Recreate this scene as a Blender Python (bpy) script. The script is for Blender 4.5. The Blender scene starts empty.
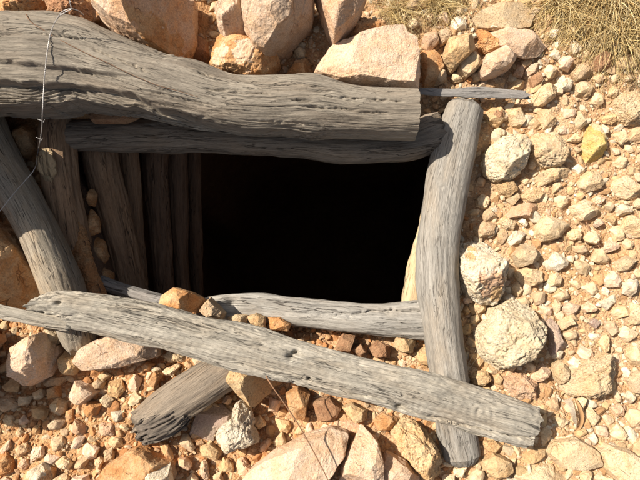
import bpy, math, random
import numpy as np
from mathutils import Vector
from mathutils.bvhtree import BVHTree

random.seed(7)
RNG = np.random.default_rng(7)
scene = bpy.context.scene
COL = scene.collection

# ------------------------------------------------------------------ camera
F_PX = 470.0                      # focal length in pixels of the 640 wide photograph
TILT = math.radians(8.0)          # from straight down
DIST = 1.75
cam_data = bpy.data.cameras.new("camera")
cam_data.sensor_width = 36.0
cam_data.lens = 36.0 * F_PX / 640.0
cam_data.clip_start = 0.02
cam_data.clip_end = 500.0
cam = bpy.data.objects.new("camera", cam_data)
COL.objects.link(cam)
CAM_POS = np.array([0.0, -DIST * math.sin(TILT), DIST * math.cos(TILT)])
cam.location = CAM_POS.tolist()
cam.rotation_euler = (TILT, 0.0, 0.0)
scene.camera = cam
FWD = np.array([0.0, math.sin(TILT), -math.cos(TILT)])
UPV = np.array([0.0, math.cos(TILT), math.sin(TILT)])
RGT = np.array([1.0, 0.0, 0.0])

# ------------------------------------------------------------------ light
LIGHT_DIR = np.array([0.64, -0.27, -0.72])      # the way the sunlight travels
LIGHT_DIR = LIGHT_DIR / np.linalg.norm(LIGHT_DIR)
world = bpy.data.worlds.new("World")
scene.world = world
world.use_nodes = True
wn = world.node_tree
wn.nodes.clear()
w_out = wn.nodes.new("ShaderNodeOutputWorld")
w_bg = wn.nodes.new("ShaderNodeBackground")
w_sky = wn.nodes.new("ShaderNodeTexSky")
w_sky.sky_type = 'NISHITA'
w_sky.sun_disc = False
w_sky.sun_elevation = math.asin(-LIGHT_DIR[2])
w_sky.sun_rotation = math.atan2(-LIGHT_DIR[0], -LIGHT_DIR[1])
w_sky.dust_density = 3.0
w_bg.inputs['Strength'].default_value = 0.055
w_hsv = wn.nodes.new("ShaderNodeHueSaturation")      # hazy, dusty air: a less blue sky
w_hsv.inputs['Saturation'].default_value = 0.62
wn.links.new(w_sky.outputs[0], w_hsv.inputs['Color'])
wn.links.new(w_hsv.outputs[0], w_bg.inputs['Color'])
wn.links.new(w_bg.outputs[0], w_out.inputs['Surface'])
sun_data = bpy.data.lights.new("sun", 'SUN')
sun_data.energy = 4.6
sun_data.angle = math.radians(0.5)
sun_data.color = (1.0, 0.915, 0.80)
sun = bpy.data.objects.new("sun", sun_data)
sun.rotation_euler = Vector(LIGHT_DIR.tolist()).to_track_quat('-Z', 'Y').to_euler()
sun.location = (-4, 1.2, 4)
COL.objects.link(sun)
scene.view_settings.view_transform = 'Standard'
scene.view_settings.look = 'None'
scene.view_settings.gamma = 1.0
scene.view_settings.use_curve_mapping = False
scene.view_settings.exposure = 0.85


# ------------------------------------------------------------------ mapping helpers
def ray(px, py):
    d = FWD + RGT * ((px - 320.0) / F_PX) + UPV * ((240.0 - py) / F_PX)
    return d


def at(px, py, z=0.0):
    """world point on the horizontal plane z seen at a spot of the photograph"""
    d = ray(px, py)
    t = (z - CAM_POS[2]) / d[2]
    return CAM_POS + d * t


def project(p):
    v = np.asarray(p) - CAM_POS
    dep = v @ FWD
    return 320.0 + F_PX * (v @ RGT) / dep, 240.0 - F_PX * (v @ UPV) / dep


# ------------------------------------------------------------------ noise (vectorised gradient noise)
_P = np.random.default_rng(3).permutation(256)
_P = np.concatenate([_P, _P, _P])
_G = np.array([[1, 1, 0], [-1, 1, 0], [1, -1, 0], [-1, -1, 0], [1, 0, 1], [-1, 0, 1], [1, 0, -1], [-1, 0, -1],
               [0, 1, 1], [0, -1, 1], [0, 1, -1], [0, -1, -1], [1, 1, 0], [-1, 1, 0], [0, -1, 1], [0, -1, -1]], float)


def noise3(p):
    p = np.asarray(p, float)
    i = np.floor(p).astype(np.int64)
    f = p - i
    i &= 255
    w = f * f * f * (f * (f * 6 - 15) + 10)
    out = 0
    for dx in (0, 1):
        wx = w[:, 0] if dx else 1 - w[:, 0]
        for dy in (0, 1):
            wy = w[:, 1] if dy else 1 - w[:, 1]
            for dz in (0, 1):
                wz = w[:, 2] if dz else 1 - w[:, 2]
                h = _P[_P[_P[(i[:, 0] + dx) & 255] + ((i[:, 1] + dy) & 255)] + ((i[:, 2] + dz) & 255)] & 15
                g = _G[h]
                out = out + wx * wy * wz * (g[:, 0] * (f[:, 0] - dx) + g[:, 1] * (f[:, 1] - dy) + g[:, 2] * (f[:, 2] - dz))
    return out


def fbm(p, octs=4, gain=0.5, lac=2.03):
    p = np.asarray(p, float)
    s, a = 0, 1.0
    for k in range(octs):
        s = s + a * noise3(p + 17.3 * k)
        p = p * lac
        a *= gain
    return s


def sstep(a, b, x):
    t = np.clip((x - a) / (b - a), 0, 1)
    return t * t * (3 - 2 * t)


def inside(poly, x, y):
    poly = np.asarray(poly, float)
    x = np.asarray(x, float)
    y = np.asarray(y, float)
    c = np.zeros(x.shape, bool)
    n = len(poly)
    for k in range(n):
        x0, y0 = poly[k]
        x1, y1 = poly[(k + 1) % n]
        hit = ((y0 > y) != (y1 > y)) & (x < (x1 - x0) * (y - y0) / (y1 - y0 + 1e-12) + x0)
        c ^= hit
    return c


def edge_dist(poly, x, y):
    poly = np.asarray(poly, float)
    best = np.full(np.shape(x), 1e9)
    n = len(poly)
    for k in range(n):
        a = poly[k]
        b = poly[(k + 1) % n]
        ab = b - a
        t = np.clip(((x - a[0]) * ab[0] + (y - a[1]) * ab[1]) / (ab @ ab + 1e-12), 0, 1)
        best = np.minimum(best, np.hypot(x - a[0] - t * ab[0], y - a[1] - t * ab[1]))
    return best


# ------------------------------------------------------------------ mesh helpers
def make_mesh(name, V, Fs, mat=None, smooth=True, attrs=None, cols=None):
    me = bpy.data.meshes.new(name)
    me.from_pydata(np.asarray(V, float).tolist(), [], Fs if isinstance(Fs, list) else np.asarray(Fs).tolist())
    if smooth:
        me.polygons.foreach_set('use_smooth', np.ones(len(me.polygons), bool))
    if attrs:
        for k, v in attrs.items():
            a = me.attributes.new(k, 'FLOAT_VECTOR', 'POINT')
            a.data.foreach_set('vector', np.asarray(v, np.float32).ravel())
    if cols is not None:
        a = me.attributes.new('tint', 'FLOAT_COLOR', 'POINT')
        c = np.ones((len(cols), 4), np.float32)
        c[:, :3] = cols
        a.data.foreach_set('color', c.ravel())
    if mat:
        me.materials.append(mat)
    me.update()
    return me


def link(name, me, parent=None, label=None, cat=None, group=None, kind=None):
    o = bpy.data.objects.new(name, me)
    COL.objects.link(o)
    if parent is not None:
        o.parent = parent
    if label:
        o['label'] = label
    if cat:
        o['category'] = cat
    if group:
        o['group'] = group
    if kind:
        o['kind'] = kind
    return o


_ICO = {}


def ico(level):
    if level in _ICO:
        return _ICO[level]
    if level == 0:
        t = (1 + 5 ** 0.5) / 2
        v = np.array([[-1, t, 0], [1, t, 0], [-1, -t, 0], [1, -t, 0], [0, -1, t], [0, 1, t], [0, -1, -t], [0, 1, -t],
                      [t, 0, -1], [t, 0, 1], [-t, 0, -1], [-t, 0, 1]], float)
        v /= np.linalg.norm(v, axis=1)[:, None]
        f = np.array([[0, 11, 5], [0, 5, 1], [0, 1, 7], [0, 7, 10], [0, 10, 11], [1, 5, 9], [5, 11, 4], [11, 10, 2],
                      [10, 7, 6], [7, 1, 8], [3, 9, 4], [3, 4, 2], [3, 2, 6], [3, 6, 8], [3, 8, 9], [4, 9, 5],
                      [2, 4, 11], [6, 2, 10], [8, 6, 7], [9, 8, 1]])
    else:
        v0, f0 = ico(level - 1)
        v = v0.tolist()
        cache = {}
        f = []

        def mid(a, b):
            k = (min(a, b), max(a, b))
            if k not in cache:
                m = (np.array(v[a]) + np.array(v[b])) / 2
                m /= np.linalg.norm(m)
                cache[k] = len(v)
                v.append(m.tolist())
            return cache[k]
        for a, b, c in f0.tolist():
            ab, bc, ca = mid(a, b), mid(b, c), mid(c, a)
            f += [[a, ab, ca], [b, bc, ab], [c, ca, bc], [ab, bc, ca]]
        v = np.array(v)
        f = np.array(f)
    _ICO[level] = (v, f)
    return v, f


# ------------------------------------------------------------------ materials
class NT:
    def __init__(self, name, rough=0.9, spec=0.25):
        self.m = bpy.data.materials.new(name)
        self.m.use_nodes = True
        self.t = self.m.node_tree
        self.b = self.t.nodes['Principled BSDF']
        self.b.inputs['Roughness'].default_value = rough
        self.b.inputs['Specular IOR Level'].default_value = spec

    def n(self, kind, **kw):
        nd = self.t.nodes.new(kind)
        for k, v in kw.items():
            setattr(nd, k, v)
        return nd

    def l(self, a, b):
        self.t.links.new(a, b)

    def math(self, op, a, b=None, clamp=False):
        nd = self.n('ShaderNodeMath', operation=op, use_clamp=clamp)
        for i, v in enumerate((a, b)):
            if v is None:
                continue
            if isinstance(v, (int, float)):
                nd.inputs[i].default_value = v
            else:
                self.l(v, nd.inputs[i])
        return nd.outputs[0]

    def noise(self, vec, scale, detail=4, rough=0.55, dist=0.0):
        nd = self.n('ShaderNodeTexNoise')
        nd.inputs['Scale'].default_value = scale
        nd.inputs['Detail'].default_value = detail
        nd.inputs['Roughness'].default_value = rough
        nd.inputs['Distortion'].default_value = dist
        if vec is not None:
            self.l(vec, nd.inputs['Vector'])
        return nd.outputs['Fac']

    def voro(self, vec, scale, feature='F1', rnd=1.0):
        nd = self.n('ShaderNodeTexVoronoi', feature=feature)
        nd.inputs['Scale'].default_value = scale
        nd.inputs['Randomness'].default_value = rnd
        self.l(vec, nd.inputs['Vector'])
        return nd.outputs['Distance']

    def ramp(self, fac, stops):
        nd = self.n('ShaderNodeValToRGB')
        e = nd.color_ramp.elements
        while len(e) < len(stops):
            e.new(0.5)
        for k, (p, c) in enumerate(stops):
            e[k].position = p
            e[k].color = (c, c, c, 1) if isinstance(c, (int, float)) else (*c, 1)
        self.l(fac, nd.inputs['Fac'])
        return nd.outputs['Color']

    def mix(self, fac, a, b, mode='MIX'):
        nd = self.n('ShaderNodeMix', data_type='RGBA', blend_type=mode)
        for s, v in ((nd.inputs[0], fac), (nd.inputs[6], a), (nd.inputs[7], b)):
            if isinstance(v, (int, float)):
                s.default_value = v
            elif isinstance(v, tuple):
                s.default_value = (*v, 1)
            else:
                self.l(v, s)
        return nd.outputs[2]

    def mapping(self, vec, scale):
        nd = self.n('ShaderNodeMapping')
        nd.inputs['Scale'].default_value = scale
        self.l(vec, nd.inputs['Vector'])
        return nd.outputs[0]

    def bump(self, h, dist, strength=1.0, prev=None):
        nd = self.n('ShaderNodeBump')
        nd.inputs['Distance'].default_value = dist
        nd.inputs['Strength'].default_value = strength
        self.l(h, nd.inputs['Height'])
        if prev is not None:
            self.l(prev, nd.inputs['Normal'])
        return nd.outputs[0]

    def done(self, col, normal=None):
        if isinstance(col, tuple):
            self.b.inputs['Base Color'].default_value = (*col, 1)
        else:
            self.l(col, self.b.inputs['Base Color'])
        if normal is not None:
            self.l(normal, self.b.inputs['Normal'])
        return self.m


def rock_mat(name, c1, c2, c3, pit=0.5, crust=0.0):
    """c1 main stone, c2 stained patches, c3 rusty or dirty specks"""
    k = NT(name, 0.92, 0.2)
    tc = k.n('ShaderNodeTexCoord')
    oi = k.n('ShaderNodeObjectInfo')
    off = k.n('ShaderNodeVectorMath', operation='MULTIPLY_ADD')
    k.l(oi.outputs['Random'], off.inputs[0])
    off.inputs[1].default_value = (13.0, 7.0, 5.0)
    k.l(tc.outputs['Object'], off.inputs[2])
    v = off.outputs[0]
    big = k.noise(v, 14, 5, 0.6, 0.4)
    mid = k.noise(v, 45, 5, 0.62, 0.0)
    fine = k.noise(v, 190, 4, 0.7)
    col = k.mix(k.ramp(big, [(0.42, 0.0), (0.62, 1.0)]), c1, c2)
    col = k.mix(k.math('MULTIPLY', k.ramp(mid, [(0.55, 0.0), (0.72, 1.0)]), 0.65), col, c3)
    pv = k.voro(v, 95)
    pits = k.ramp(pv, [(0.08, 0.0), (0.30, 1.0)])
    pitmask = k.ramp(k.noise(v, 26, 2), [(0.45, 0.0), (0.6, 1.0)])
    pits_m = k.mix(k.math('MULTIPLY', pitmask, pit), (1.0, 1.0, 1.0), pits)
    col = k.mix(0.45, col, k.mix(1.0, col, pits_m, 'MULTIPLY'))
    g = k.ramp(fine, [(0.30, 0.66), (0.68, 1.16)])
    col = k.mix(1.0, col, g, 'MULTIPLY')
    br = k.math('MULTIPLY_ADD', oi.outputs['Random'], 0.26)
    br.node.inputs[2].default_value = 0.86
    cmb = k.n('ShaderNodeCombineColor')
    for s in range(3):
        k.l(br, cmb.inputs[s])
    col = k.mix(1.0, col, cmb.outputs[0], 'MULTIPLY')
    wv = k.n('ShaderNodeVectorMath', operation='MULTIPLY_ADD')
    wn_ = k.n('ShaderNodeTexNoise')
    wn_.inputs['Scale'].default_value = 18
    k.l(v, wn_.inputs['Vector'])
    k.l(wn_.outputs['Color'], wv.inputs[0])
    wv.inputs[1].default_value = (.05, .05, .05)
    k.l(v, wv.inputs[2])
    cr = k.ramp(k.voro(wv.outputs[0], 10, 'DISTANCE_TO_EDGE'), [(0.0, 1.0), (0.014, 0.0)])
    cr = k.math('MULTIPLY', cr, k.ramp(k.noise(v, 11, 2), [(0.54, 0.0), (0.66, 0.75)]))
    col = k.mix(cr, col, c3)
    n = k.bump(mid, 0.008, 0.5)
    n = k.bump(k.math('MULTIPLY', cr, -1.0), 0.006, 0.9, n)
    n = k.bump(pits_m, 0.004, 0.8, n)
    n = k.bump(fine, 0.0042, 1.0, n)
    return k.done(col, n)


ROCK = {
    'cream': rock_mat('cream_limestone', (0.65, 0.50, 0.32), (0.62, 0.43, 0.24), (0.44, 0.28, 0.13), 0.7),
    'white': rock_mat('white_limestone', (0.70, 0.61, 0.47), (0.64, 0.52, 0.36), (0.50, 0.30, 0.14), 0.6),
    'ochre': rock_mat('ochre_limestone', (0.61, 0.435, 0.245), (0.59, 0.37, 0.18), (0.43, 0.22, 0.09), 0.8),
    'orange': rock_mat('orange_clay_stone', (0.52, 0.255, 0.10), (0.60, 0.38, 0.20), (0.36, 0.14, 0.05), 0.4),
    'pink': rock_mat('pink_sandstone', (0.60, 0.415, 0.28), (0.60, 0.36, 0.20), (0.46, 0.21, 0.10), 0.35),
    'palepink': rock_mat('pale_pink_sandstone', (0.67, 0.50, 0.36), (0.64, 0.43, 0.27), (0.50, 0.27, 0.14), 0.35),
    'tan': rock_mat('tan_stone', (0.57, 0.42, 0.27), (0.55, 0.36, 0.20), (0.40, 0.23, 0.12), 0.6),
    'yellow': rock_mat('yellow_stained_stone', (0.55, 0.39, 0.13), (0.62, 0.50, 0.28), (0.48, 0.26, 0.06), 0.6),
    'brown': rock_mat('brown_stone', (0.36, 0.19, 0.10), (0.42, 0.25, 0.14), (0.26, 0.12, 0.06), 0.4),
    'grey': rock_mat('grey_limestone', (0.66, 0.56, 0.40), (0.62, 0.49, 0.31), (0.45, 0.34, 0.20), 0.9),
    'mauve': rock_mat('mauve_slate', (0.47, 0.34, 0.27), (0.50, 0.38, 0.28), (0.36, 0.22, 0.16), 0.3),
}


def wood_mat(name, light, mid, dark, warm, warm_amt=0.35, flecks=0.5, crack=0.8):
    """weathered timber; 'grain' attribute: x along the log, y and z across it, in metres"""
    k = NT(name, 0.85, 0.25)
    a = k.n('ShaderNodeAttribute', attribute_name='grain')
    v = a.outputs['Vector']
    s1 = k.noise(k.mapping(v, (6, 110, 110)), 1.0, 5, 0.65, 0.6)
    s2 = k.noise(k.mapping(v, (22, 420, 420)), 1.0, 4, 0.7, 0.4)
    blot = k.noise(k.mapping(v, (5, 14, 14)), 1.0, 4, 0.6, 0.3)
    blot2 = k.noise(k.mapping(v, (14, 40, 40)), 1.0, 4, 0.65, 0.3)
    ck = k.noise(k.mapping(v, (5, 70, 70)), 1.0, 3, 0.5, 0.8)
    fleck = k.noise(k.mapping(v, (70, 260, 260)), 1.0, 3, 0.6)
    col = k.mix(k.ramp(s1, [(0.32, 0.0), (0.66, 1.0)]), mid, light)
    col = k.mix(k.math('MULTIPLY', k.ramp(blot, [(0.45, 0.0), (0.68, 1.0)]), warm_amt), col, warm)
    col = k.mix(k.math('MULTIPLY', k.ramp(blot2, [(0.50, 0.0), (0.72, 1.0)]), 0.35), col, mid)
    stain_or_tone = k.noise(k.mapping(v, (1.6, 32, 32)), 1.0, 4, 0.6, 0.5)
    col = k.mix(k.math('MULTIPLY', k.ramp(stain_or_tone, [(0.52, 0.0), (0.66, 1.0)]), 0.42), col, tuple(q * .42 for q in mid))
    pale = k.noise(k.mapping(v, (2.2, 26, 26)), 1.0, 3, 0.6, 0.4)
    col = k.mix(k.math('MULTIPLY', k.ramp(pale, [(0.55, 0.0), (0.70, 1.0)]), 0.5), col, tuple(min(q * 1.28, .6) for q in light))
    ckm = k.ramp(ck, [(0.480, 0.0), (0.496, 1.0), (0.504, 1.0), (0.520, 0.0)])
    ckg = k.ramp(k.noise(k.mapping(v, (3, 20, 20)), 1.0, 2), [(0.46, 0.0), (0.60, 1.0)])
    ckm = k.math('MULTIPLY', k.math('MULTIPLY', ckm, ckg), crack)
    col = k.mix(ckm, col, dark)
    col = k.mix(k.math('MULTIPLY', k.ramp(fleck, [(0.60, 0.0), (0.72, 1.0)]), flecks), col, dark)
    col = k.mix(1.0, col, k.ramp(s2, [(0.3, 0.66), (0.7, 1.18)]), 'MULTIPLY')
    n = k.bump(s1, 0.006, 0.7)
    n = k.bump(s2, 0.0026, 1.0, n)
    n = k.bump(k.math('MULTIPLY', ckm, -1.0), 0.006, 1.0, n)
    n = k.bump(fleck, 0.0015, 0.6, n)
    return k.done(col, n)


WOOD = {
    'brown_grey': wood_mat('brown_grey_timber', (0.335, 0.292, 0.232), (0.215, 0.183, 0.143), (0.05, 0.04, 0.03), (0.31, 0.245, 0.18), 0.5, 0.6),
    'grey': wood_mat('silver_grey_timber', (0.43, 0.405, 0.36), (0.34, 0.315, 0.275), (0.07, 0.055, 0.045), (0.38, 0.31, 0.23), 0.35),
    'pale': wood_mat('pale_grey_timber', (0.43, 0.392, 0.325), (0.32, 0.288, 0.235), (0.055, 0.045, 0.035), (0.40, 0.31, 0.21), 0.4, 0.65),
    'tanned': wood_mat('tan_grey_timber', (0.39, 0.335, 0.255), (0.30, 0.25, 0.19), (0.07, 0.05, 0.035), (0.42, 0.30, 0.18), 0.6),
    'smooth_grey': wood_mat('smooth_bare_timber', (0.35, 0.325, 0.285), (0.265, 0.243, 0.21), (0.09, 0.07, 0.055), (0.35, 0.28, 0.20), 0.55, 0.28, 0.45),
    'dull_grey': wood_mat('dull_grey_brown_timber', (0.30, 0.245, 0.185), (0.21, 0.168, 0.125), (0.045, 0.035, 0.028), (0.30, 0.22, 0.145), 0.6),
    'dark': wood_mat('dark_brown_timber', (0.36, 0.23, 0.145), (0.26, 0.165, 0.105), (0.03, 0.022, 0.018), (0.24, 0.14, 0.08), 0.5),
    'post': wood_mat('shaft_post_timber', (0.42, 0.275, 0.165), (0.30, 0.19, 0.115), (0.06, 0.04, 0.028), (0.40, 0.235, 0.125), 0.5),
    'blue_grey': wood_mat('blue_grey_timber', (0.33, 0.31, 0.29), (0.25, 0.235, 0.215), (0.05, 0.045, 0.04), (0.28, 0.23, 0.19), 0.3),
    'charred': wood_mat('dark_split_timber', (0.20, 0.165, 0.135), (0.11, 0.09, 0.07), (0.02, 0.018, 0.015), (0.14, 0.11, 0.08), 0.3),
    'fresh': wood_mat('bare_tan_timber', (0.58, 0.45, 0.28), (0.48, 0.36, 0.22), (0.14, 0.09, 0.05), (0.52, 0.34, 0.17), 0.5),
}


def soil_mat(name, c1, c2, c3, c4=None):
    k = NT(name, 0.95, 0.15)
    tc = k.n('ShaderNodeTexCoord')
    v = tc.outputs['Object']
    big = k.noise(v, 3.2, 5, 0.6, 0.3)
    mid = k.noise(v, 24, 5, 0.65)
    fine = k.noise(v, 150, 5, 0.7)
    gr = k.voro(v, 130)
    col = k.mix(k.ramp(big, [(0.40, 0.0), (0.62, 1.0)]), c1, c2)
    col = k.mix(k.ramp(mid, [(0.45, 0.0), (0.70, 0.8)]), col, c3)
    if c4 is not None:      # paler, chalkier soil towards +x
        sx = k.n('ShaderNodeSeparateXYZ')
        k.l(v, sx.inputs[0])
        w = k.math('ADD', sx.outputs[0], k.math('MULTIPLY_ADD', mid, 0.5))
        col = k.mix(k.math('MULTIPLY', k.ramp(w, [(0.35, 0.0), (0.95, 1.0)]), k.ramp(big, [(0.40, 1.0), (0.66, 0.15)])), col, c4)
    col = k.mix(1.0, col, k.ramp(fine, [(0.3, 0.65), (0.7, 1.2)]), 'MULTIPLY')
    n = k.bump(mid, 0.02, 0.7)
    n = k.bump(gr, 0.006, 0.8, n)
    n = k.bump(fine, 0.004, 0.9, n)
    return k.done(col, n)


M_GROUND = soil_mat('orange_soil', (0.45, 0.195, 0.075), (0.51, 0.295, 0.14), (0.55, 0.35, 0.185), (0.59, 0.40, 0.235))
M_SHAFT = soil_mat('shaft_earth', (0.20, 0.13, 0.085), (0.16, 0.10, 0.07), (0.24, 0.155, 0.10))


def tint_mat(name, rough=0.92):
    k = NT(name, rough, 0.2)
    a = k.n('ShaderNodeAttribute', attribute_name='tint')
    tc = k.n('ShaderNodeTexCoord')
    f = k.noise(tc.outputs['Object'], 170, 4, 0.7)
    f2 = k.noise(tc.outputs['Object'], 60, 3, 0.6)
    col = k.mix(1.0, a.outputs['Color'], k.ramp(f, [(0.3, 0.72), (0.7, 1.15)]), 'MULTIPLY')
    n = k.bump(f2, 0.006, 0.6)
    n = k.bump(f, 0.003, 0.8, n)
    return k.done(col, n)


M_GRAVEL = tint_mat('mixed_gravel')
M_STRAW = tint_mat('dry_straw', 0.7)
M_WIRE = NT('galvanised_wire', 0.45, 0.5)
M_WIRE.b.inputs['Metallic'].default_value = 0.55
M_WIRE = M_WIRE.done((0.46, 0.44, 0.42))
M_WIRE_SHADOW = NT('wire_shadow', 0.8, 0.3).done((0.16, 0.085, 0.045))  # dark tone for the wire shadow drawn on the top log
M_STEM = NT('dry_stem', 0.8, 0.3).done((0.24, 0.13, 0.07))

# ------------------------------------------------------------------ ground and shaft
HOLE_PX = [(56, 124), (250, 121), (446, 121), (443, 240), (438, 316), (330, 324), (230, 314), (162, 309), (104, 300), (80, 225)]
HOLE = np.array([at(x, y, -0.03)[:2] for x, y in HOLE_PX])
# (px, py, height) humps and hollows of the rubble slope
CTRL = [(0, -120, .30), (160, -120, .34), (330, -120, .30), (480, -120, .18), (640, -120, .12),
        (20, 0, .20), (150, 20, .16), (200, 45, .08), (250, 30, .14), (330, 40, .14), (400, 50, .10), (470, 30, .07), (560, 20, .05), (640, 20, .05),
        (300, 95, .06), (440, 80, .02), (200, 80, .05), (60, 90, .02),
        (500, 110, .0), (560, 140, .01), (630, 140, .0), (470, 200, -.05), (472, 250, -.05), (520, 230, .0), (600, 230, .01), (640, 300, .02),
        (560, 300, .0), (470, 330, -.02), (600, 400, .01), (560, 460, .04), (640, 480, .06), (480, 460, .0), (480, 400, -.01),
        (10, 140, -.06), (20, 240, -.05), (-40, 230, .05), (30, 300, -.06), (20, 400, -.05), (60, 370, -.02), (120, 390, .0), (60, 460, .0), (150, 450, .0),
        (180, 330, -.05), (270, 410, -.08), (320, 400, -.06), (380, 350, -.06), (420, 360, -.04), (300, 345, -.06), (230, 440, -.03),
        (330, 460, .02), (300, 480, .03), (400, 460, .01), (410, 440, .0), (-60, 400, .0), (-100, 100, .1), (760, 240, .0), (320, 620, -.05), (100, 620, -.08), (600, 620, .0)]
_C = np.array([[*at(x, y, h)[:2], h] for x, y, h in CTRL])


def ground_z(x, y):
    x = np.atleast_1d(np.asarray(x, float))
    y = np.atleast_1d(np.asarray(y, float))
    num = np.zeros(x.shape)
    den = np.full(x.shape, 1e-4)
    for cx, cy, h in _C:
        d2 = (x - cx) ** 2 + (y - cy) ** 2
        w = np.exp(-d2 / (2 * 0.10 ** 2)) + 0.02 / (1 + (d2 / 0.16) ** 1.5)
        num += w * h
        den += w
    return num / den


_gx = np.linspace(-2.2, 2.2, 441)
_GT = ground_z(*[a.ravel() for a in np.meshgrid(_gx, _gx)]).reshape(441, 441)


def gz(x, y):
    fx = min(max((x + 2.2) * 100, 0), 439.999)
    fy = min(max((y + 2.2) * 100, 0), 439.999)
    i, j = int(fx), int(fy)
    a, b = fx - i, fy - j
    return float((_GT[j, i] * (1 - a) + _GT[j, i + 1] * a) * (1 - b) + (_GT[j + 1, i] * (1 - a) + _GT[j + 1, i + 1] * a) * b)


def ground_at(px, py, lift=0.0):
    z = 0.0
    for _ in range(5):
        p = at(px, py, z)
        z = gz(p[0], p[1]) + lift
    return at(px, py, z)


def axis_coords(lo, hi, step, far):
    core = list(np.arange(lo, hi, step))
    s, out_hi, c = step, [], hi
    while c < far:
        out_hi.append(c)
        s *= 1.25
        c += s
    s, out_lo, c = step, [], lo
    while c > -far:
        s *= 1.25
        c -= s
        out_lo.append(c)
    return np.array(out_lo[::-1] + core + out_hi)


def build_ground():
    xs = axis_coords(-1.35, 1.35, 0.0075, 60)
    ys = axis_coords(-1.10, 1.10, 0.0075, 60)
    X, Y = np.meshgrid(xs, ys)
    x, y = X.ravel(), Y.ravel()
    z = ground_z(x, y)
    far = sstep(1.6, 6.0, np.hypot(x, y))
    z = z * (1 - far)
    p = np.stack([x, y, np.zeros_like(x)], 1)
    z = z + 0.020 * fbm(p * 6 + 4.2, 3) + 0.010 * fbm(p * 26 + 9.1, 3) + 0.004 * fbm(p * 90, 2)
    z = z + far * 0.5 * fbm(p * 0.25 + 2.0, 3)
    ins = inside(HOLE, x, y)
    ed = edge_dist(HOLE, x, y)
    z = z - 0.05 * np.exp(-ed / 0.03) * 0.6
    nx, ny = len(xs), len(ys)
    idx = np.arange(nx * ny).reshape(ny, nx)
    q = np.stack([idx[:-1, :-1], idx[:-1, 1:], idx[1:, 1:], idx[1:, :-1]], -1).reshape(-1, 4)
    keepq = ~ins[q].all(1)
    q = q[keepq]
    rimv = np.unique(q[ins[q]])            # last vertices over the edge are drawn onto the rim of the pit
    P2 = np.stack([x, y], 1)
    for i in rimv:
        best, bp = 1e9, None
        for k in range(len(HOLE)):
            a, b = HOLE[k], HOLE[(k + 1) % len(HOLE)]
            t = np.clip(((P2[i] - a) @ (b - a)) / ((b - a) @ (b - a)), 0, 1)
            c = a + (b - a) * t
            dd = np.hypot(*(P2[i] - c))
            if dd < best:
                best, bp = dd, c
        x[i], y[i] = bp
        z[i] -= .02
    used = np.unique(q)
    remap = np.full(nx * ny, -1)
    remap[used] = np.arange(len(used))
    V = np.stack([x, y, z], 1)[used]
    return link('ground', make_mesh('ground', V, remap[q], M_GROUND), kind='structure')


def build_shaft():
    n = 160
    seg = np.vstack([HOLE, HOLE[:1]])
    L = np.concatenate([[0], np.cumsum(np.hypot(*np.diff(seg, axis=0).T))])
    t = np.linspace(0, L[-1], n, endpoint=False)
    bx, by = np.interp(t, L, seg[:, 0]), np.interp(t, L, seg[:, 1])
    cx, cy = HOLE.mean(0)
    V = []
    zs = [-0.045, -0.10, -0.18, -0.26, -0.34, -0.45, -0.6, -0.8, -1.05, -1.4, -1.9, -2.5, -3.2, -4.0]
    for zz in zs:
        d = -zz
        fl = sstep(0.05, 0.9, d)
        left = bx < cx - 0.2
        kx = np.where(bx > cx, 0.45 * fl, 0.0) - np.where(left, 0.12 * sstep(.6, 1.4, d), 0.0)
        ky = np.where(by > cy, 0.55 * fl, -0.5 * fl)
        w = np.clip(np.abs(by - cy) / 0.2, 0, 1)
        px_ = bx + kx * np.clip((bx - cx) / 0.4, 0, 1) + np.where(left, kx, 0)
        py_ = by + ky * w * sstep(-0.75, -0.4, bx)
        p = np.stack([px_, py_, np.full(n, zz)], 1)
        r = p - np.array([cx, cy, zz])
        nn = r / (np.linalg.norm(r, axis=1)[:, None] + 1e-9)
        p = p + nn * (0.030 * sstep(.04, .2, d) * fbm(p * 9, 4) + 0.010)[:, None]
        V.append(p)
    V = np.concatenate(V)
    Fs = []
    for k in range(len(zs) - 1):
        for i in range(n):
            j = (i + 1) % n
            Fs.append([k * n + i, k * n + j, (k + 1) * n + j, (k + 1) * n + i])
    Fs.append([(len(zs) - 1) * n + i for i in range(n)])
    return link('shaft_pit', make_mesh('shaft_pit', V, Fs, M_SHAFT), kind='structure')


build_ground()
build_shaft()


# ------------------------------------------------------------------ timber builder
def catmull(P, n):
    P = np.asarray(P, float)
    m = len(P)
    ts = np.linspace(0, m - 1, n)
    out = np.zeros((n, P.shape[1]))
    for k, t in enumerate(ts):
        i = min(int(t), m - 2)
        f = t - i
        p0 = P[i - 1] if i > 0 else 2 * P[0] - P[1]
        p1, p2 = P[i], P[i + 1]
        p3 = P[i + 2] if i + 2 < m else 2 * P[-1] - P[-2]
        out[k] = 0.5 * (2 * p1 + (p2 - p0) * f + (2 * p0 - 5 * p1 + 4 * p2 - p3) * f * f + (3 * p1 - p0 - 3 * p2 + p3) * f ** 3)
    return out


BVH = {}


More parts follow.
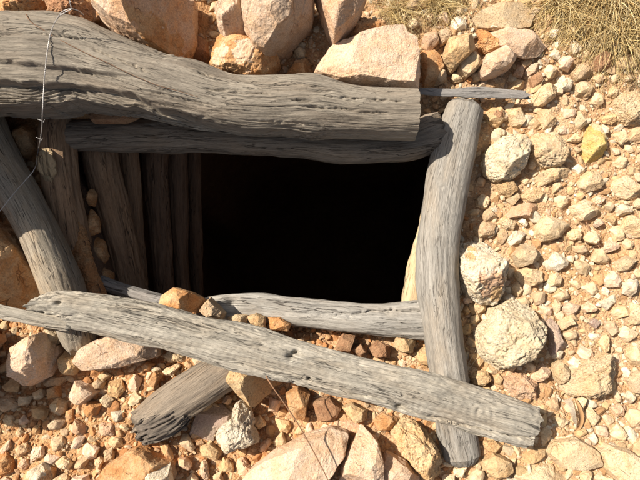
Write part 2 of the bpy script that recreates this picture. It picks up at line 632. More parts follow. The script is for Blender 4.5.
def timber(mesh_name, st, mat, seed=0, sq=0.0, lump=0.012, ridge=0.003, crack=0.006, rag0=0.0, rag1=0.0, M=88, step=0.0045,
           shape=None, dome0=0.02, dome1=0.02, cap1=None, keep=None):
    """st: list of (upper edge px, lower edge px, z of the centre, half thickness in metres).
    returns (body mesh, list of cap meshes)"""
    rows = []
    for a, b, z, th in st:
        A, B = at(*a, z), at(*b, z)
        rows.append([*A, *B, th])
    R0 = np.array(rows)
    mids = (R0[:, :3] + R0[:, 3:6]) / 2
    total = np.linalg.norm(np.diff(mids, axis=0), axis=1).sum()
    n = max(24, int(total / step))
    R = catmull(R0, n * 3)
    mid = (R[:, :3] + R[:, 3:6]) / 2
    ss = np.concatenate([[0], np.cumsum(np.linalg.norm(np.diff(mid, axis=0), axis=1))])
    u = np.linspace(0, ss[-1], n)
    R = np.stack([np.interp(u, ss, R[:, k]) for k in range(7)], 1)
    mid = (R[:, :3] + R[:, 3:6]) / 2
    side = (R[:, :3] - R[:, 3:6]) / 2
    T = np.gradient(mid, axis=0)
    T /= np.linalg.norm(T, axis=1)[:, None]
    side = side - T * (side * T).sum(1)[:, None]
    half = np.linalg.norm(side, axis=1)
    sd = side / half[:, None]
    up = np.cross(T, sd)
    up *= np.where(up[:, 2] < 0, -1, 1)[:, None]
    th = R[:, 6]
    ang = np.linspace(0, 2 * math.pi, M, endpoint=False)
    e = 1.0 - 0.6 * sq
    ca = np.sign(np.cos(ang)) * np.abs(np.cos(ang)) ** e
    sa = np.sign(np.sin(ang)) * np.abs(np.sin(ang)) ** e
    U = np.repeat(u[:, None], M, 1)
    CA = np.repeat(ca[None], n, 0)
    SA = np.repeat(sa[None], n, 0)
    H = np.repeat(half[:, None], M, 1)
    TH = np.repeat(th[:, None], M, 1)
    g = np.stack([U.ravel() + seed * 7.31, (CA * H).ravel() + seed * 1.7, (SA * TH).ravel() + seed * 0.9], 1)
    lo = fbm(g * np.array([3.2, 6, 6]), 3).reshape(n, M)
    rg = fbm(g * np.array([5, 75, 75]), 3).reshape(n, M)
    fi = noise3(g * np.array([24, 190, 190])).reshape(n, M)
    ckn = noise3(g * np.array([2.4, 26, 26]) + 50).reshape(n, M)
    gate = sstep(-0.05, 0.25, noise3(g * np.array([2.0, 9, 9]) + 80).reshape(n, M))
    ck = np.exp(-(ckn / 0.045) ** 2) * gate
    px, py = None, None
    d = lump * lo + ridge * rg + ridge * 0.45 * fi - crack * ck
    rad = 1.0 + d / np.maximum(np.minimum(H, TH), 0.008)
    P = mid[:, None, :] + sd[:, None, :] * (CA * H * rad)[:, :, None] + up[:, None, :] * (SA * TH * rad)[:, :, None]
    if shape is not None:
        P = shape(P, U, CA, SA, H, TH, u, T, sd, up, g)
    # ragged ends: slide the last stations along the grain
    for which, amt in ((0, rag0), (1, rag1)):
        if amt <= 0:
            continue
        gg = np.stack([np.full(M, 3.1 + seed), ca * half.mean() * 38 + seed, sa * th.mean() * 38], 1)
        off = fbm(gg, 3)
        off = (off - off.min()) / (np.ptp(off) + 1e-9)
        dist = u if which == 0 else (u[-1] - u)
        fall = np.clip(1 - dist / (amt * 2.2), 0, 1) ** 2
        sgn = 1 if which == 0 else -1
        P = P + T[:, None, :] * (sgn * amt * off[None, :] * fall[:, None])[:, :, None]
    V = P.reshape(-1, 3)
    idx = np.arange(n * M).reshape(n, M)
    nxt = np.roll(idx, -1, 1)
    q = np.stack([idx[:-1], nxt[:-1], nxt[1:], idx[1:]], -1).reshape(-1, 4)
    Fs = q.tolist()
    G = g
    caps = []
    for which, dome in ((0, dome0), (1, dome1)):
        ring = P[0] if which == 0 else P[-1]
        c = ring.mean(0)
        t = -T[0] if which == 0 else T[-1]
        rings, grs = [], []
        fr = [1.0, 0.97, 0.88, 0.74, 0.58, 0.4, 0.2]
        for f in fr:
            rr = c + (ring - c) * f + t * dome * (1 - f ** 3)
            gr = np.stack([(1 - f) * 0.02 + np.zeros(M), ca * f * half.mean() * 2.0 + 9, sa * f * th.mean() * 2.0 + 9], 1)
            if 0 < f < 1.0:
                nz = noise3(np.stack([ca * 3.1 * f + seed, sa * 3.1 * f, np.full(M, seed * 1.0)], 1) * 2.0)
                rr = rr + t * (nz * 0.006)[:, None]
            rings.append(rr)
            grs.append(gr)
        Vc = np.concatenate(rings + [(c + t * dome)[None]])
        Gc = np.concatenate(grs + [np.array([[0.03, 9, 9]])])
        Fc = []
        m = len(fr)
        for k in range(m - 1):
            for i in range(M):
                j = (i + 1) % M
                f4 = [k * M + i, (k + 1) * M + i, (k + 1) * M + j, k * M + j]
                Fc.append(f4 if which else f4[::-1])
        for i in range(M):
            j = (i + 1) % M
            f3 = [(m - 1) * M + i, m * M, (m - 1) * M + j]
            Fc.append(f3 if which else f3[::-1])
        if which == 1 and cap1 is not None:
            caps.append(make_mesh('cut_end', Vc, Fc, cap1, True, {'grain': Gc}))
        else:
            o = len(V)
            V = np.concatenate([V, Vc])
            G = np.concatenate([G, Gc])
            Fs += [[i + o for i in f] for f in Fc]
    me = make_mesh(mesh_name, V, Fs, mat, True, {'grain': G})
    BVH[mesh_name + str(seed)] = BVHTree.FromPolygons(V.tolist(), Fs)
    return me, caps


def hit(px, py, key, lift=0.0):
    d = Vector(ray(px, py).tolist()).normalized()
    r = BVH[key].ray_cast(Vector(CAM_POS.tolist()), d)
    if r[0] is None:
        return None
    return np.array(r[0] - d * lift)


def px_of(P):
    v = P - CAM_POS
    dep = v @ FWD
    return 320.0 + F_PX * (v @ RGT) / dep, 240.0 - F_PX * (v @ UPV) / dep


# ---- the big log across the top of the opening
def top_shape(P, U, CA, SA, H, TH, u, T, sd, up, g):
    x, y = px_of(P)
    v = (1 - CA) / 2                      # 0 at the far edge, 1 at the near edge
    topside = sstep(-0.25, 0.1, SA)
    led = np.interp(x, [-60, 0, 40, 80, 110, 130, 160, 200, 240, 300, 360], [76, 77, 78, 81, 87, 93, 104, 118, 126, 131, 142])
    wob = fbm(np.stack([x.ravel() * .035, x.ravel() * 0 + 3, v.ravel() * 0], 1), 2).reshape(x.shape) * 5.0
    depth = np.interp(x, [-60, 0, 120, 200, 280, 330], [.055, .055, .050, .045, .020, .0])
    s = sstep(led + wob, led + wob + 3.4, y) * sstep(.45, .55, v)
    # thin splintered sheets further down the step
    vv = (y - led) * .20 + fbm(np.stack([x.ravel() * .022, y.ravel() * .02, v.ravel() * 0], 1), 3, .4).reshape(x.shape) * 2.6
    lam = (np.abs((vv % 1.0) - 0.5) - 0.25) * 0.022 * sstep(1, 5, y - led) * (1 - sstep(170, 250, x))
    # a second shallow scar above it on the left
    led2 = np.interp(x, [-60, 0, 40, 80, 120, 160], [58, 59, 62, 67, 74, 84])
    s2 = sstep(led2 + wob * .8, led2 + wob * .8 + 2, y) * (1 - sstep(90, 150, x)) * 0.018 * sstep(.3, .45, v)
    # the wood below the step is left as a flatter shelf on the thick left half
    z0 = P[:, :, 2]
    d_l = np.where((SA > 0) & (v > .4), np.abs(y - led - wob), 1e9)
    zl = np.take_along_axis(z0, d_l.argmin(1)[:, None], 1)
    shelf = zl - depth - .00055 * np.clip(y - led, 0, 60) + lam
    edge = sstep(1.0, .972, v)
    w = s * edge * (1 - sstep(150, 250, x))
    dz = (-depth * s - s2 + lam) * topside
    dz = dz * (1 - w) + (shelf - z0) * w * topside
    P = P.copy()
    P[:, :, 2] += dz
    g[:, 2] += dz.ravel()
    # gouged hollow on the upper edge
    hol = np.exp(-((x - 172) / 22) ** 2 - ((y - 52) / 6) ** 2) * 0.012
    nn = fbm(np.stack([x.ravel() * .12, y.ravel() * .3, x.ravel() * 0], 1), 3).reshape(x.shape)
    P[:, :, 2] -= hol * (1 + nn) * topside
    # long shallow drying splits on the right half
    for sx, sy, ln, sl in ((250, 93, 26, .05), (330, 108, 34, .06), (300, 100, 14, .05), (372, 112, 20, .05), (215, 90, 16, .1), (352, 98, 15, .06), (205, 74, 9, .3), (120, 60, 40, .42), (180, 98, 40, .22), (60, 36, 30, .12), (285, 122, 46, .05), (385, 100, 22, .06), (95, 72, 34, .2)):
        yy = sy + (x - sx) * sl + nn * 1.6
        P[:, :, 2] -= 0.010 * np.exp(-((y - yy) / .9) ** 2) * sstep(ln, ln * .5, np.abs(x - sx)) * topside
    return P


me, caps = timber('log', [
    ((-110, 29), (-110, 113), .22, .125), ((-50, 23), (-50, 113), .22, .135), ((0, 20), (0, 112), .22, .135), ((40, 19), (55, 112), .22, .135), ((80, 25), (90, 111), .22, .13),
    ((120, 40), (115, 112), .22, .125), ((155, 53), (150, 116), .215, .125), ((195, 63), (185, 124), .21, .115), ((235, 76), (225, 130), .205, .11), ((275, 80), (265, 134), .205, .105),
    ((312, 76), (310, 137), .205, .10), ((345, 85), (345, 138), .20, .095), ((385, 91), (380, 138), .20, .09), ((419, 92), (413, 137), .20, .088)],
    WOOD['brown_grey'], seed=1, sq=0.1, lump=.012, ridge=.0022, crack=.0060, M=340, step=.0038, shape=top_shape, dome1=.002, rag1=.006, cap1=WOOD['tanned'])
top_log = link('log', me, None, 'thick bent grey log across the top of the pit, splintered ledge along its lower edge', 'log', 'timbers framing the pit mouth')
link('cut_end', caps[0], top_log)

# ---- lintel beam under it
me, _ = timber('timber_beam', [
    ((66, 122), (72, 151), -.02, .05), ((110, 120), (112, 150), -.02, .05), ((160, 121), (160, 151), -.015, .05), ((220, 123), (220, 153), .01, .055),
    ((290, 122), (290, 156), .045, .055), ((360, 122), (360, 162), .045, .055), ((405, 122), (407, 160), .05, .05), ((446, 112), (446, 149), .055, .045)],
    WOOD['dull_grey'], seed=2, sq=0.3, lump=.012, ridge=.0035, rag1=.06, M=90)
link('timber_beam', me, None, 'shaded blue-grey beam tucked directly beneath the thick top log', 'beam', 'timbers framing the pit mouth')

# ---- right log
def knot_shape(P, U, CA, SA, H, TH, u, T, sd, up, g):
    x, y = px_of(P)
    P = P.copy()
    k = np.hypot(x - 443, (y - 376) * 1.3)
    P[:, :, 2] += 0.016 * np.exp(-(k / 6) ** 2) * (SA > 0)
    k2 = np.hypot(x - 441, y - 188)
    P[:, :, 2] -= 0.006 * np.exp(-(k2 / 1.6) ** 2) * (SA > 0)
    return P


me, caps = timber('log', [
    ((485, 112), (447, 108), .045, .062), ((482, 128), (440, 128), .047, .066), ((477, 152), (433, 150), .05, .068), ((470, 180), (426, 180), .05, .07), ((464, 210), (420, 215), .05, .07), ((460, 245), (417, 250), .05, .072),
    ((459, 285), (418, 290), .05, .072), ((461, 325), (423, 328), .048, .072), ((465, 360), (428, 362), .045, .07), ((471, 400), (434, 402), .03, .066), ((478, 432), (438, 436), .015, .06), ((481, 453), (444, 458), .01, .055)],
    WOOD['smooth_grey'], seed=3, lump=.009, ridge=.0016, crack=.0028, M=100, shape=knot_shape, dome0=.03, dome1=.035, cap1=WOOD['smooth_grey'])
right_log = link('log', me, None, 'smooth curved grey log standing along the right side of the pit', 'log', 'timbers framing the pit mouth')
link('cut_end', caps[0], right_log)

# ---- left log
me, _ = timber('log', [
    ((-30, 62), (-72, 80), .09, .075), ((-2, 110), (-42, 128), .085, .078), ((22, 160), (-16, 175), .075, .08), ((44, 200), (8, 216), .065, .08), ((64, 240), (26, 252), .06, .08), ((80, 280), (42, 290), .05, .078),
    ((89, 315), (56, 324), .035, .07), ((94, 335), (64, 343), .02, .055), ((95, 346), (70, 353), .005, .045)],
    WOOD['tanned'], seed=4, lump=.009, ridge=.0022, crack=.004, M=96, rag1=.03)
link('log', me, None, 'slanting grey-brown log at the left edge, its lower end under the long plank', 'log', 'timbers framing the pit mouth')

# ---- lower front beam
def front_shape(P, U, CA, SA, H, TH, u, T, sd, up, g):
    x, y = px_of(P)
    P = P.copy()
    nn = fbm(np.stack([x.ravel() * .09, y.ravel() * .1, x.ravel() * 0], 1), 3).reshape(x.shape)
    yy = np.interp(x, [310, 340, 360, 385, 420], [317, 315, 313, 311, 312]) + nn * 3
    P[:, :, 2] -= 0.016 * np.exp(-((y - yy) / 1.1) ** 2) * (SA > 0) * sstep(305, 330, x) * (0.6 + .6 * sstep(345, 375, x))
    P[:, :, 2] -= 0.03 * np.exp(-((x - 231) / 6) ** 2 - ((y - 304) / 6) ** 2) * (SA > 0)
    return P


me, _ = timber('timber_beam', [
    ((196, 298), (205, 320), .0, .035), ((225, 294), (230, 320), .0, .045), ((265, 294), (265, 322), .0, .05), ((300, 297), (300, 327), .0, .052), ((340, 301), (338, 331), .0, .052),
    ((385, 303), (382, 336), .0, .052), ((430, 301), (428, 342), .0, .05), ((445, 302), (444, 344), .0, .05)],
    WOOD['grey'], seed=5, sq=.35, lump=.007, ridge=.0024, crack=.003, M=90, shape=front_shape, rag0=.02)
link('timber_beam', me, None, 'tan-grey cracked beam along the near edge of the pit opening', 'beam', 'timbers framing the pit mouth')

# ---- long plank lying across the front
def plank_shape(P, U, CA, SA, H, TH, u, T, sd, up, g):
    x, y = px_of(P)
    v = (1 - CA) / 2
    P = P.copy()
    on = (SA > -0.2)
    # rough decayed upper third, adzed lower face
    line = np.interp(x, [30, 150, 300, 420, 540], [.40, .42, .40, .50, .35])
    rough = 1 - sstep(line - .05, line + .05, v)
    nz = fbm(g * np.array([26, 170, 170]), 3).reshape(x.shape)
    big = fbm(g * np.array([14, 60, 60]), 3).reshape(x.shape)
    P[:, :, 2] += on * rough * (0.0045 * nz + .006 * big - .003)
    w = fbm(g * np.array([4, 8, 8]), 2).reshape(x.shape)
    P[:, :, 2] += on * (1 - rough) * 0.0004 * np.sin(U * 2 * math.pi / .024 + w * 14 + v * 6) * sstep(1.0, .85, v)
    # lower face tips away toward the viewer
    P[:, :, 2] -= on * sstep(line, 1.0, v) * .020
    # bolt hole and split along the lower edge
    for hx, hy, hr in ((291, 357, 2.6), (296, 353, 2.2), (402, 409, 3.0), (309, 379, 1.2), (57, 303, 2.0), (14, 307, 1.4)):
        P[:, :, 2] -= .025 * np.exp(-(((x - hx) / 1.5) ** 2 + (y - hy) ** 2) / hr ** 2) * on
    yy = np.interp(x, [340, 380, 420, 470, 520], [392, 401, 414, 428, 439]) + big * 3
    P[:, :, 2] -= .014 * np.exp(-((y - yy) / 1.1) ** 2) * on * sstep(335, 360, x)
    k = np.hypot((x - 482) / 1.2, y - 412)
    P[:, :, 2] += on * .004 * np.cos(k * .9) * np.exp(-(k / 7) ** 2)
    # bite out of the tattered left end
    P[:, :, 2] -= on * .03 * sstep(.55, .75, v + .22 * big) * sstep(62, 40, x)
    return P


me, _ = timber('plank', [
    ((22, 301), (26, 318), .175, .014), ((45, 292), (48, 325), .175, .022), ((72, 288), (70, 331), .175, .030), ((110, 294), (100, 336), .172, .034), ((160, 306), (150, 346), .168, .036), ((210, 319), (200, 360), .165, .036), ((260, 331), (250, 375), .16, .036),
    ((320, 346), (308, 389), .155, .035), ((380, 360), (368, 404), .15, .034), ((430, 374), (420, 419), .145, .034), ((480, 390), (470, 434), .13, .033), ((515, 401), (505, 443), .135, .031), ((541, 410), (533, 450), .13, .030)],
    WOOD['pale'], seed=6, sq=.55, lump=.007, ridge=.0024, crack=.0055, M=150, step=.0036, rag0=.05, rag1=.022, dome1=.003, shape=plank_shape)
plank = link('plank', me, None, 'long weathered pale grey plank lying diagonally across the front of the pit', 'plank', 'timbers framing the pit mouth')
me, _ = timber('splinter', [((-40, 298), (-40, 312), .165, .012), ((0, 303), (0, 319), .165, .013), ((30, 310), (30, 324), .168, .014), ((70, 316), (66, 331), .168, .012)],
               WOOD['pale'], seed=7, sq=.3, lump=.008, ridge=.003, M=48)
link('splinter', me, plank)

# ---- broken log end at the lower left
me, _ = timber('broken_log', [((126, 414), (143, 440), .012, .035), ((146, 399), (164, 434), .026, .052), ((163, 387), (184, 424), .036, .06), ((182, 374), (205, 410), .045, .062), ((206, 358), (229, 392), .05, .062), ((228, 344), (250, 376), .055, .06)],
               WOOD['dull_grey'], seed=8, lump=.008, ridge=.003, M=90, rag0=.06, step=.0035)
broken = link('broken_log', me, None, 'short broken log jutting out under the long plank at lower left', 'log')


def split_shape(P, U, CA, SA, H, TH, u, T, sd, up, g):
    P = P.copy()
    nz = fbm(g * np.array([8, 95, 95]) + 3, 3).reshape(U.shape)
    P[:, :, 2] += .016 * nz * (SA > -.2) - .012 * (1 - sstep(0, .05, U))
    return P


me, _ = timber('split_end', [((131, 426), (139, 448), .018, .022), ((140, 417), (152, 445), .03, .036), ((156, 407), (170, 438), .042, .046), ((172, 399), (186, 427), .048, .045), ((184, 395), (193, 414), .045, .03)],
               WOOD['charred'], seed=9, lump=.006, ridge=.006, crack=.010, M=110, rag0=.055, rag1=.03, step=.003, dome0=.004, shape=split_shape)
o = link('split_end', me, broken, 'dark split end of the log')

# ---- thin grey slat behind the right log
me, _ = timber('slat', [((405, 87), (405, 93), .10, .006), ((440, 88), (440, 97), .085, .007), ((480, 88), (480, 98), .075, .008), ((515, 90), (515, 99), .07, .008), ((532, 91), (531, 100), .068, .007)],
               WOOD['blue_grey'], seed=10, lump=.003, ridge=.0022, crack=.003, M=40, rag1=.03, dome1=.001)
link('slat', me, None, 'thin grey slat lying on the stones beyond the head of the right log', 'slat')

# ---- posts lining the left wall
def post(st, mat, seed, label, lump=.012):
    me, _ = timber('post', st, mat, seed=seed, lump=lump, ridge=.004, crack=.008, M=80, rag1=.02)
    return link('post', me, None, label, 'post', 'posts lining the left wall of the pit')


p2 = post([((73, 108), (42, 118), .01, .055), ((76, 140), (40, 145), .0, .06), ((79, 180), (46, 188), -.03, .06), ((86, 230), (56, 240), -.08, .06), ((97, 288), (70, 298), -.14, .06), ((104, 330), (78, 338), -.18, .06)],
          WOOD['post'], 11, 'rough brown post between the slanting left log and the orange stones')
me, _ = timber('peeling_bark', [((49, 151), (37, 154), .055, .006), ((52, 164), (38, 166), .052, .008), ((54, 180), (44, 180), .03, .005)], WOOD['fresh'], seed=12, lump=.006, ridge=.004, M=40, rag0=.01, rag1=.02, step=.003)
link('peeling_bark', me, p2, 'pale torn strip of wood near the post head')
post([((116, 140), (80, 146), -.12, .055), ((121, 170), (86, 178), -.17, .058), ((130, 210), (97, 218), -.23, .058), ((139, 250), (107, 258), -.30, .058), ((151, 300), (119, 308), -.38, .058), ((156, 330), (126, 338), -.42, .055)],
     WOOD['post'], 13, 'broad straight brown post, second in from the slanting left log', .008)
post([((139, 140), (117, 142), -.22, .035), ((141, 180), (122, 182), -.28, .036), ((143, 220), (127, 223), -.34, .036), ((147, 280), (133, 284), -.44, .036), ((152, 330), (140, 334), -.52, .034)],
     WOOD['post'], 14, 'narrow brown post squeezed beside the broad straight post', .006)
post([((168, 140), (142, 142), -.36, .04), ((168, 180), (144, 182), -.43, .042), ((170, 230), (149, 233), -.52, .042), ((176, 330), (158, 334), -.68, .04)],
     WOOD['dark'], 15, 'dark post in deep shade, next after the narrow brown post', .008)
post([((186, 142), (166, 143), -.46, .036), ((187, 190), (168, 192), -.55, .038), ((188, 240), (172, 243), -.64, .038), ((192, 330), (178, 333), -.82, .036)],
     WOOD['dark'], 16, 'dark ragged post, last but one before the black of the pit', .012)
post([((201, 144), (186, 145), -.58, .03), ((201, 190), (187, 192), -.68, .032), ((202, 240), (189, 243), -.78, .032), ((205, 330), (194, 333), -.98, .03)],
     WOOD['dark'], 17, 'faint post deepest in the shade beside the black of the pit', .008)
# ---- dark pole lying along the foot of the posts
me, _ = timber('pole', [((92, 270), (84, 284), -.10, .03), ((120, 282), (113, 294), -.10, .03), ((150, 291), (146, 304), -.09, .03), ((172, 297), (170, 311), -.07, .03)],
               WOOD['blue_grey'], seed=18, lump=.004, ridge=.002, M=50)
link('pole', me, None, 'thin shaded grey pole lying across the foot of the posts', 'pole')
# ---- right hand prop, seen as a thin bright strip beside the right log
me, _ = timber('prop', [((446, 205), (424, 205), -.02, .03), ((446, 228), (419, 228), -.03, .032), ((446, 250), (412, 250), -.04, .034), ((444, 275), (406, 275), -.05, .036), ((440, 300), (401, 300), -.06, .036), ((438, 330), (398, 330), -.07, .034)],
               WOOD['fresh'], seed=19, lump=.003, ridge=.003, crack=.006, M=60)
link('prop', me, None, 'pale tan prop showing as a bright strip inside the right log', 'prop')

# ------------------------------------------------------------------ rocks
def rock_verts(R, theta_tab, h, seed, style, level, facets=()):
    """unit sphere pushed to an outline R(theta), cut by planes, then roughened"""
    rng = np.random.default_rng(seed)
    v, f = ico(level)
    th = np.arctan2(v[:, 1], v[:, 0])
    Rr = np.interp(th, theta_tab, R, period=2 * math.pi)
    c = np.sqrt(np.clip(1 - v[:, 2] ** 2, 0, 1))
    ex = {'block': .45, 'slab': .32, 'rough': .65, 'porous': .6, 'cobble': .8, 'crumbly': .7}[style]
    hor = np.where(v[:, 2] > 0, c ** ex, c ** .8)
    x, y = np.cos(th) * Rr * hor, np.sin(th) * Rr * hor
    ztop = {'block': 1.25, 'slab': 1.15, 'rough': 1.1, 'porous': 1.1, 'cobble': 1.0, 'crumbly': 1.1}[style]
    z = np.where(v[:, 2] > 0, v[:, 2] * h * ztop, v[:, 2] * h * .7)
    Rm = R.mean()
    npl = {'block': 8, 'slab': 6, 'rough': 9, 'porous': 7, 'cobble': 6, 'crumbly': 7}[style]
    az0 = rng.uniform(0, 6.28)
    for k in range(npl):
        az = az0 + k * 2 * math.pi / npl + rng.uniform(-.4, .4)
        tilt = math.radians(rng.uniform(22, 62) if style != 'slab' else rng.uniform(12, 50))
        rho = rng.uniform(.15, .62) if style != 'slab' else rng.uniform(.4, .8)
        Ra = np.interp(az, theta_tab, R, period=2 * math.pi)
        s = x * math.cos(az) + y * math.sin(az)
        zc = h * .98 - (s - rho * Ra) * math.tan(tilt)
        z = np.minimum(z, np.maximum(zc, -h * .45))
    az, tl = rng.uniform(0, 6.28), math.radians(rng.uniform(3, 14))
    z = np.minimum(z, h * .92 - (x * math.cos(az) + y * math.sin(az)) * math.tan(tl))
    for (azd, tiltd, rho) in facets:
        a = math.radians(azd)
        Ra = np.interp(a, theta_tab, R, period=2 * math.pi)
        s = x * math.cos(a) + y * math.sin(a)
        z = np.minimum(z, np.maximum(h - (s - rho * Ra) * math.tan(math.radians(tiltd)), -h * .8))
    P = np.stack([x, y, z], 1)
    n = P / (np.linalg.norm(P, axis=1)[:, None] + 1e-9)
    S = max(Rm, .006)
    q = P / S + seed * 3.77
    amp = {'block': (.05, .03, .012), 'slab': (.04, .025, .012), 'rough': (.06, .045, .025), 'porous': (.06, .045, .035), 'cobble': (.04, .03, .018), 'crumbly': (.11, .08, .04)}[style]
    d = amp[0] * fbm(q * 1.3, 2) + amp[1] * fbm(q * 3.6 + 9, 3) + amp[2] * fbm(q * 10 + 3, 2)
    # chipped planes: cell steps give broken stone its little ledges
    m = {'porous': 18, 'crumbly': 34, 'rough': 18}.get(style, 12)
    fp = rng.normal(size=(m, 3))
    fp = fp / np.linalg.norm(fp, axis=1)[:, None] * np.array([1, 1, h / S]) * rng.uniform(.75, 1.0, (m, 1))
    ps = P / S
    D = ((ps[:, None, :] - fp[None]) ** 2).sum(2)
    near = D.argmin(1)
    srt = np.partition(np.sqrt(D), 1, axis=1)
    edge = srt[:, 1] - srt[:, 0]
    step = rng.uniform(-1, 1, m)[near]
    ca = {'porous': .045, 'crumbly': .06, 'rough': .05, 'block': .035, 'slab': .02, 'cobble': .015}[style]
    d = d + ca * step * sstep(0, .12, edge)
    if style in ('porous', 'crumbly'):
        pit = fbm(q * 5.0 + 31, 2)
        d = d - .10 * sstep(.30, .55, pit) - .05 * sstep(.28, .5, noise3(q * 11.0))
    P = P + n * (d * S)[:, None] * np.array([1, 1, .8])
    # shallow valley creases
    return P, f


def outline_R(poly_xy):
    c = poly_xy.mean(0)
    # area centroid
    x, y = poly_xy[:, 0], poly_xy[:, 1]
    x1, y1 = np.roll(x, -1), np.roll(y, -1)
    cr = x * y1 - x1 * y
    A = cr.sum() / 2
    if abs(A) > 1e-8:
        c = np.array([((x + x1) * cr).sum(), ((y + y1) * cr).sum()]) / (6 * A)
    tab = np.linspace(-math.pi, math.pi, 181)[:-1]
    R = np.zeros(len(tab))
    for k, t in enumerate(tab):
        dx, dy = math.cos(t), math.sin(t)
        best = 0.0
        for i in range(len(poly_xy)):
            a, b = poly_xy[i] - c, poly_xy[(i + 1) % len(poly_xy)] - c
            ex, ey = b - a
            den = dx * ey - dy * ex
            if abs(den) < 1e-12:
                continue
            s = (a[0] * ey - a[1] * ex) / den
            w = (a[0] * dy - a[1] * dx) / den
            if s > 0 and -1e-6 <= w <= 1 + 1e-6:
                best = max(best, s)
        R[k] = max(best, 1e-3)
    R = (R + np.roll(R, 1) + np.roll(R, -1)) / 3
    return c, tab, R


HEROES = []          # polygons already taken, for the scatter
LANDMARK = []        # (px, py, phrase)
G_BACK, G_RIGHT, G_FRONT, G_LEFT = 'rocks piled behind the thick top log', 'rubble stones right of the pit', 'rubble stones in front of the pit', 'stones at the left edge of the pit'
SEED = [100]


def rock(label, mat, style, hf, poly, nick=None, group=G_RIGHT, lift=0.0, facets=(), name='rock', plane=None, seed=None, stain_or_tone=()):
    SEED[0] += 1
    sd = SEED[0] if seed is None else seed
    pp = np.array(poly, float)
    cpx = pp.mean(0)
    w = min(np.ptp(pp[:, 0]), np.ptp(pp[:, 1])) * DIST / F_PX
    h = hf * w
    g0 = ground_at(*cpx)
    base = g0[2] + lift
    zp = base + .30 * h if plane is None else plane
    xy = np.array([at(a, b, zp)[:2] for a, b in pp])
    c, tab, R = outline_R(xy)
    size = max(np.ptp(pp[:, 0]), np.ptp(pp[:, 1]))
    lvl = 6 if size > 62 else 5 if size > 21 else 4
    P, f = rock_verts(R, tab, h, sd, style, lvl, facets)
    me = make_mesh(name, P, f, ROCK[mat], style in ('cobble', 'porous'))
    for sx, sy, sr, smat in stain_or_tone:          # patches of another colour, or painted lit and shaded sides; dents where rusty
        q = at(sx, sy, zp)[:2] - c
        rr = sr * DIST / F_PX
        cen = P[f].mean(1)
        dd = np.hypot(cen[:, 0] - q[0], cen[:, 1] - q[1]) / rr + .55 * fbm(cen / rr * 1.4 + sd, 3)
        me.materials.append(ROCK[smat])
        mi = np.zeros(len(f), np.int32)
        me.polygons.foreach_get('material_index', mi)
        mi[dd < 1] = len(me.materials) - 1
        me.polygons.foreach_set('material_index', mi)
        me.update()
    o = link(name, me, None, label, name, group)
    o.location = (c[0], c[1], zp - .36 * h)
    HEROES.append(pp)
    if nick:
        LANDMARK.append((cpx[0], cpx[1], nick))
    return o


B = 'boulder'
# --- behind the top log
rock('big orange boulder at top left, pale left face lit and right side shaded', 'pink', 'block', .95, [(93, -16), (91, 7), (103, 21), (118, 32), (148, 46), (176, 52), (188, 28), (190, -14)], 'the big orange boulder', G_BACK, .02, ((-10, 52, -.22), (185, 35, .35)), B, stain_or_tone=((104, 4, 22, 'palepink'), (160, 40, 16, 'orange')))  # pale and orange patches paint its lit left and shaded right sides
rock('pale block leaning against the left of the large cream boulder at the top', 'palepink', 'rough', .9, [(211, -12), (214, 11), (220, 34), (232, 46), (250, 43), (246, 22), (243, -10)], None, G_BACK, .05)
rock('large cream boulder at the top with a brown shaded right face', 'palepink', 'block', .85, [(241, -14), (243, 22), (252, 43), (265, 49), (282, 40), (298, 26), (311, 14), (315, -14)], 'the large cream boulder', G_BACK, .06, ((-25, 64, .52), (200, 25, .4)), B)
rock('orange and white streaked rock wedged between the large cream boulder and the top log', 'orange', 'rough', .75, [(221, 36), (211, 47), (208, 62), (222, 74), (256, 80), (266, 76), (281, 60), (274, 47), (252, 43)], None, G_BACK, .02, stain_or_tone=((222, 60, 9, 'palepink'), (248, 62, 11, 'palepink')))
rock('pink rock hanging down to a point right of the large cream boulder', 'pink', 'block', .7, [(313, -10), (322, 13), (334, 40), (345, 31), (358, 18), (368, -10)], None, G_BACK, .07, ((-20, 60, .5),))
rock('lumpy orange rock just above the large pale slab', 'orange', 'crumbly', .7, [(344, 24), (363, 20), (385, 22), (391, 31), (369, 44), (352, 47), (341, 39)], None, G_BACK, .03)
rock('large pale pink slab lying against the back of the top log', 'palepink', 'slab', .62, [(312, 76), (327, 53), (368, 38), (404, 30), (409, 39), (418, 45), (420, 60), (421, 92), (394, 93), (335, 86)], 'the large pale slab', G_BACK, .01, ((-8, 68, .80), (160, 20, .5)), B)
rock('small dusky stone in the dark hollow right of the large cream boulder', 'pink', 'cobble', .6, [(280, 50), (284, 43), (291, 44), (293, 53), (287, 58), (281, 56)], None, G_BACK, .0, name='stone')
rock('small greyish stone beside the dusky one in the hollow left of the large pale slab', 'grey', 'cobble', .6, [(294, 51), (299, 46), (306, 50), (305, 57), (298, 58)], None, G_BACK, .0, name='stone')
rock('small lit orange rock touching the left corner of the large pale slab', 'orange', 'rough', .7, [(285, 75), (294, 62), (306, 59), (314, 66), (313, 76), (300, 80)], None, G_BACK, .0)
rock('shaded red-brown rock between the big orange boulder and the streaked rock', 'brown', 'rough', .6, [(186, 44), (196, 36), (208, 41), (211, 56), (204, 64), (190, 58)], None, G_BACK, -.02)
rock('dark rock filling the shaded gap above the red-brown rock', 'brown', 'rough', .5, [(190, 0), (204, -6), (212, 8), (215, 30), (204, 36), (192, 28)], None, G_BACK, -.06)
rock('orange crusted rock peeping over the left end of the top log', 'orange', 'crumbly', .5, [(-8, -8), (30, -12), (44, -2), (42, 12), (20, 18), (-6, 16)], None, G_BACK, .06)
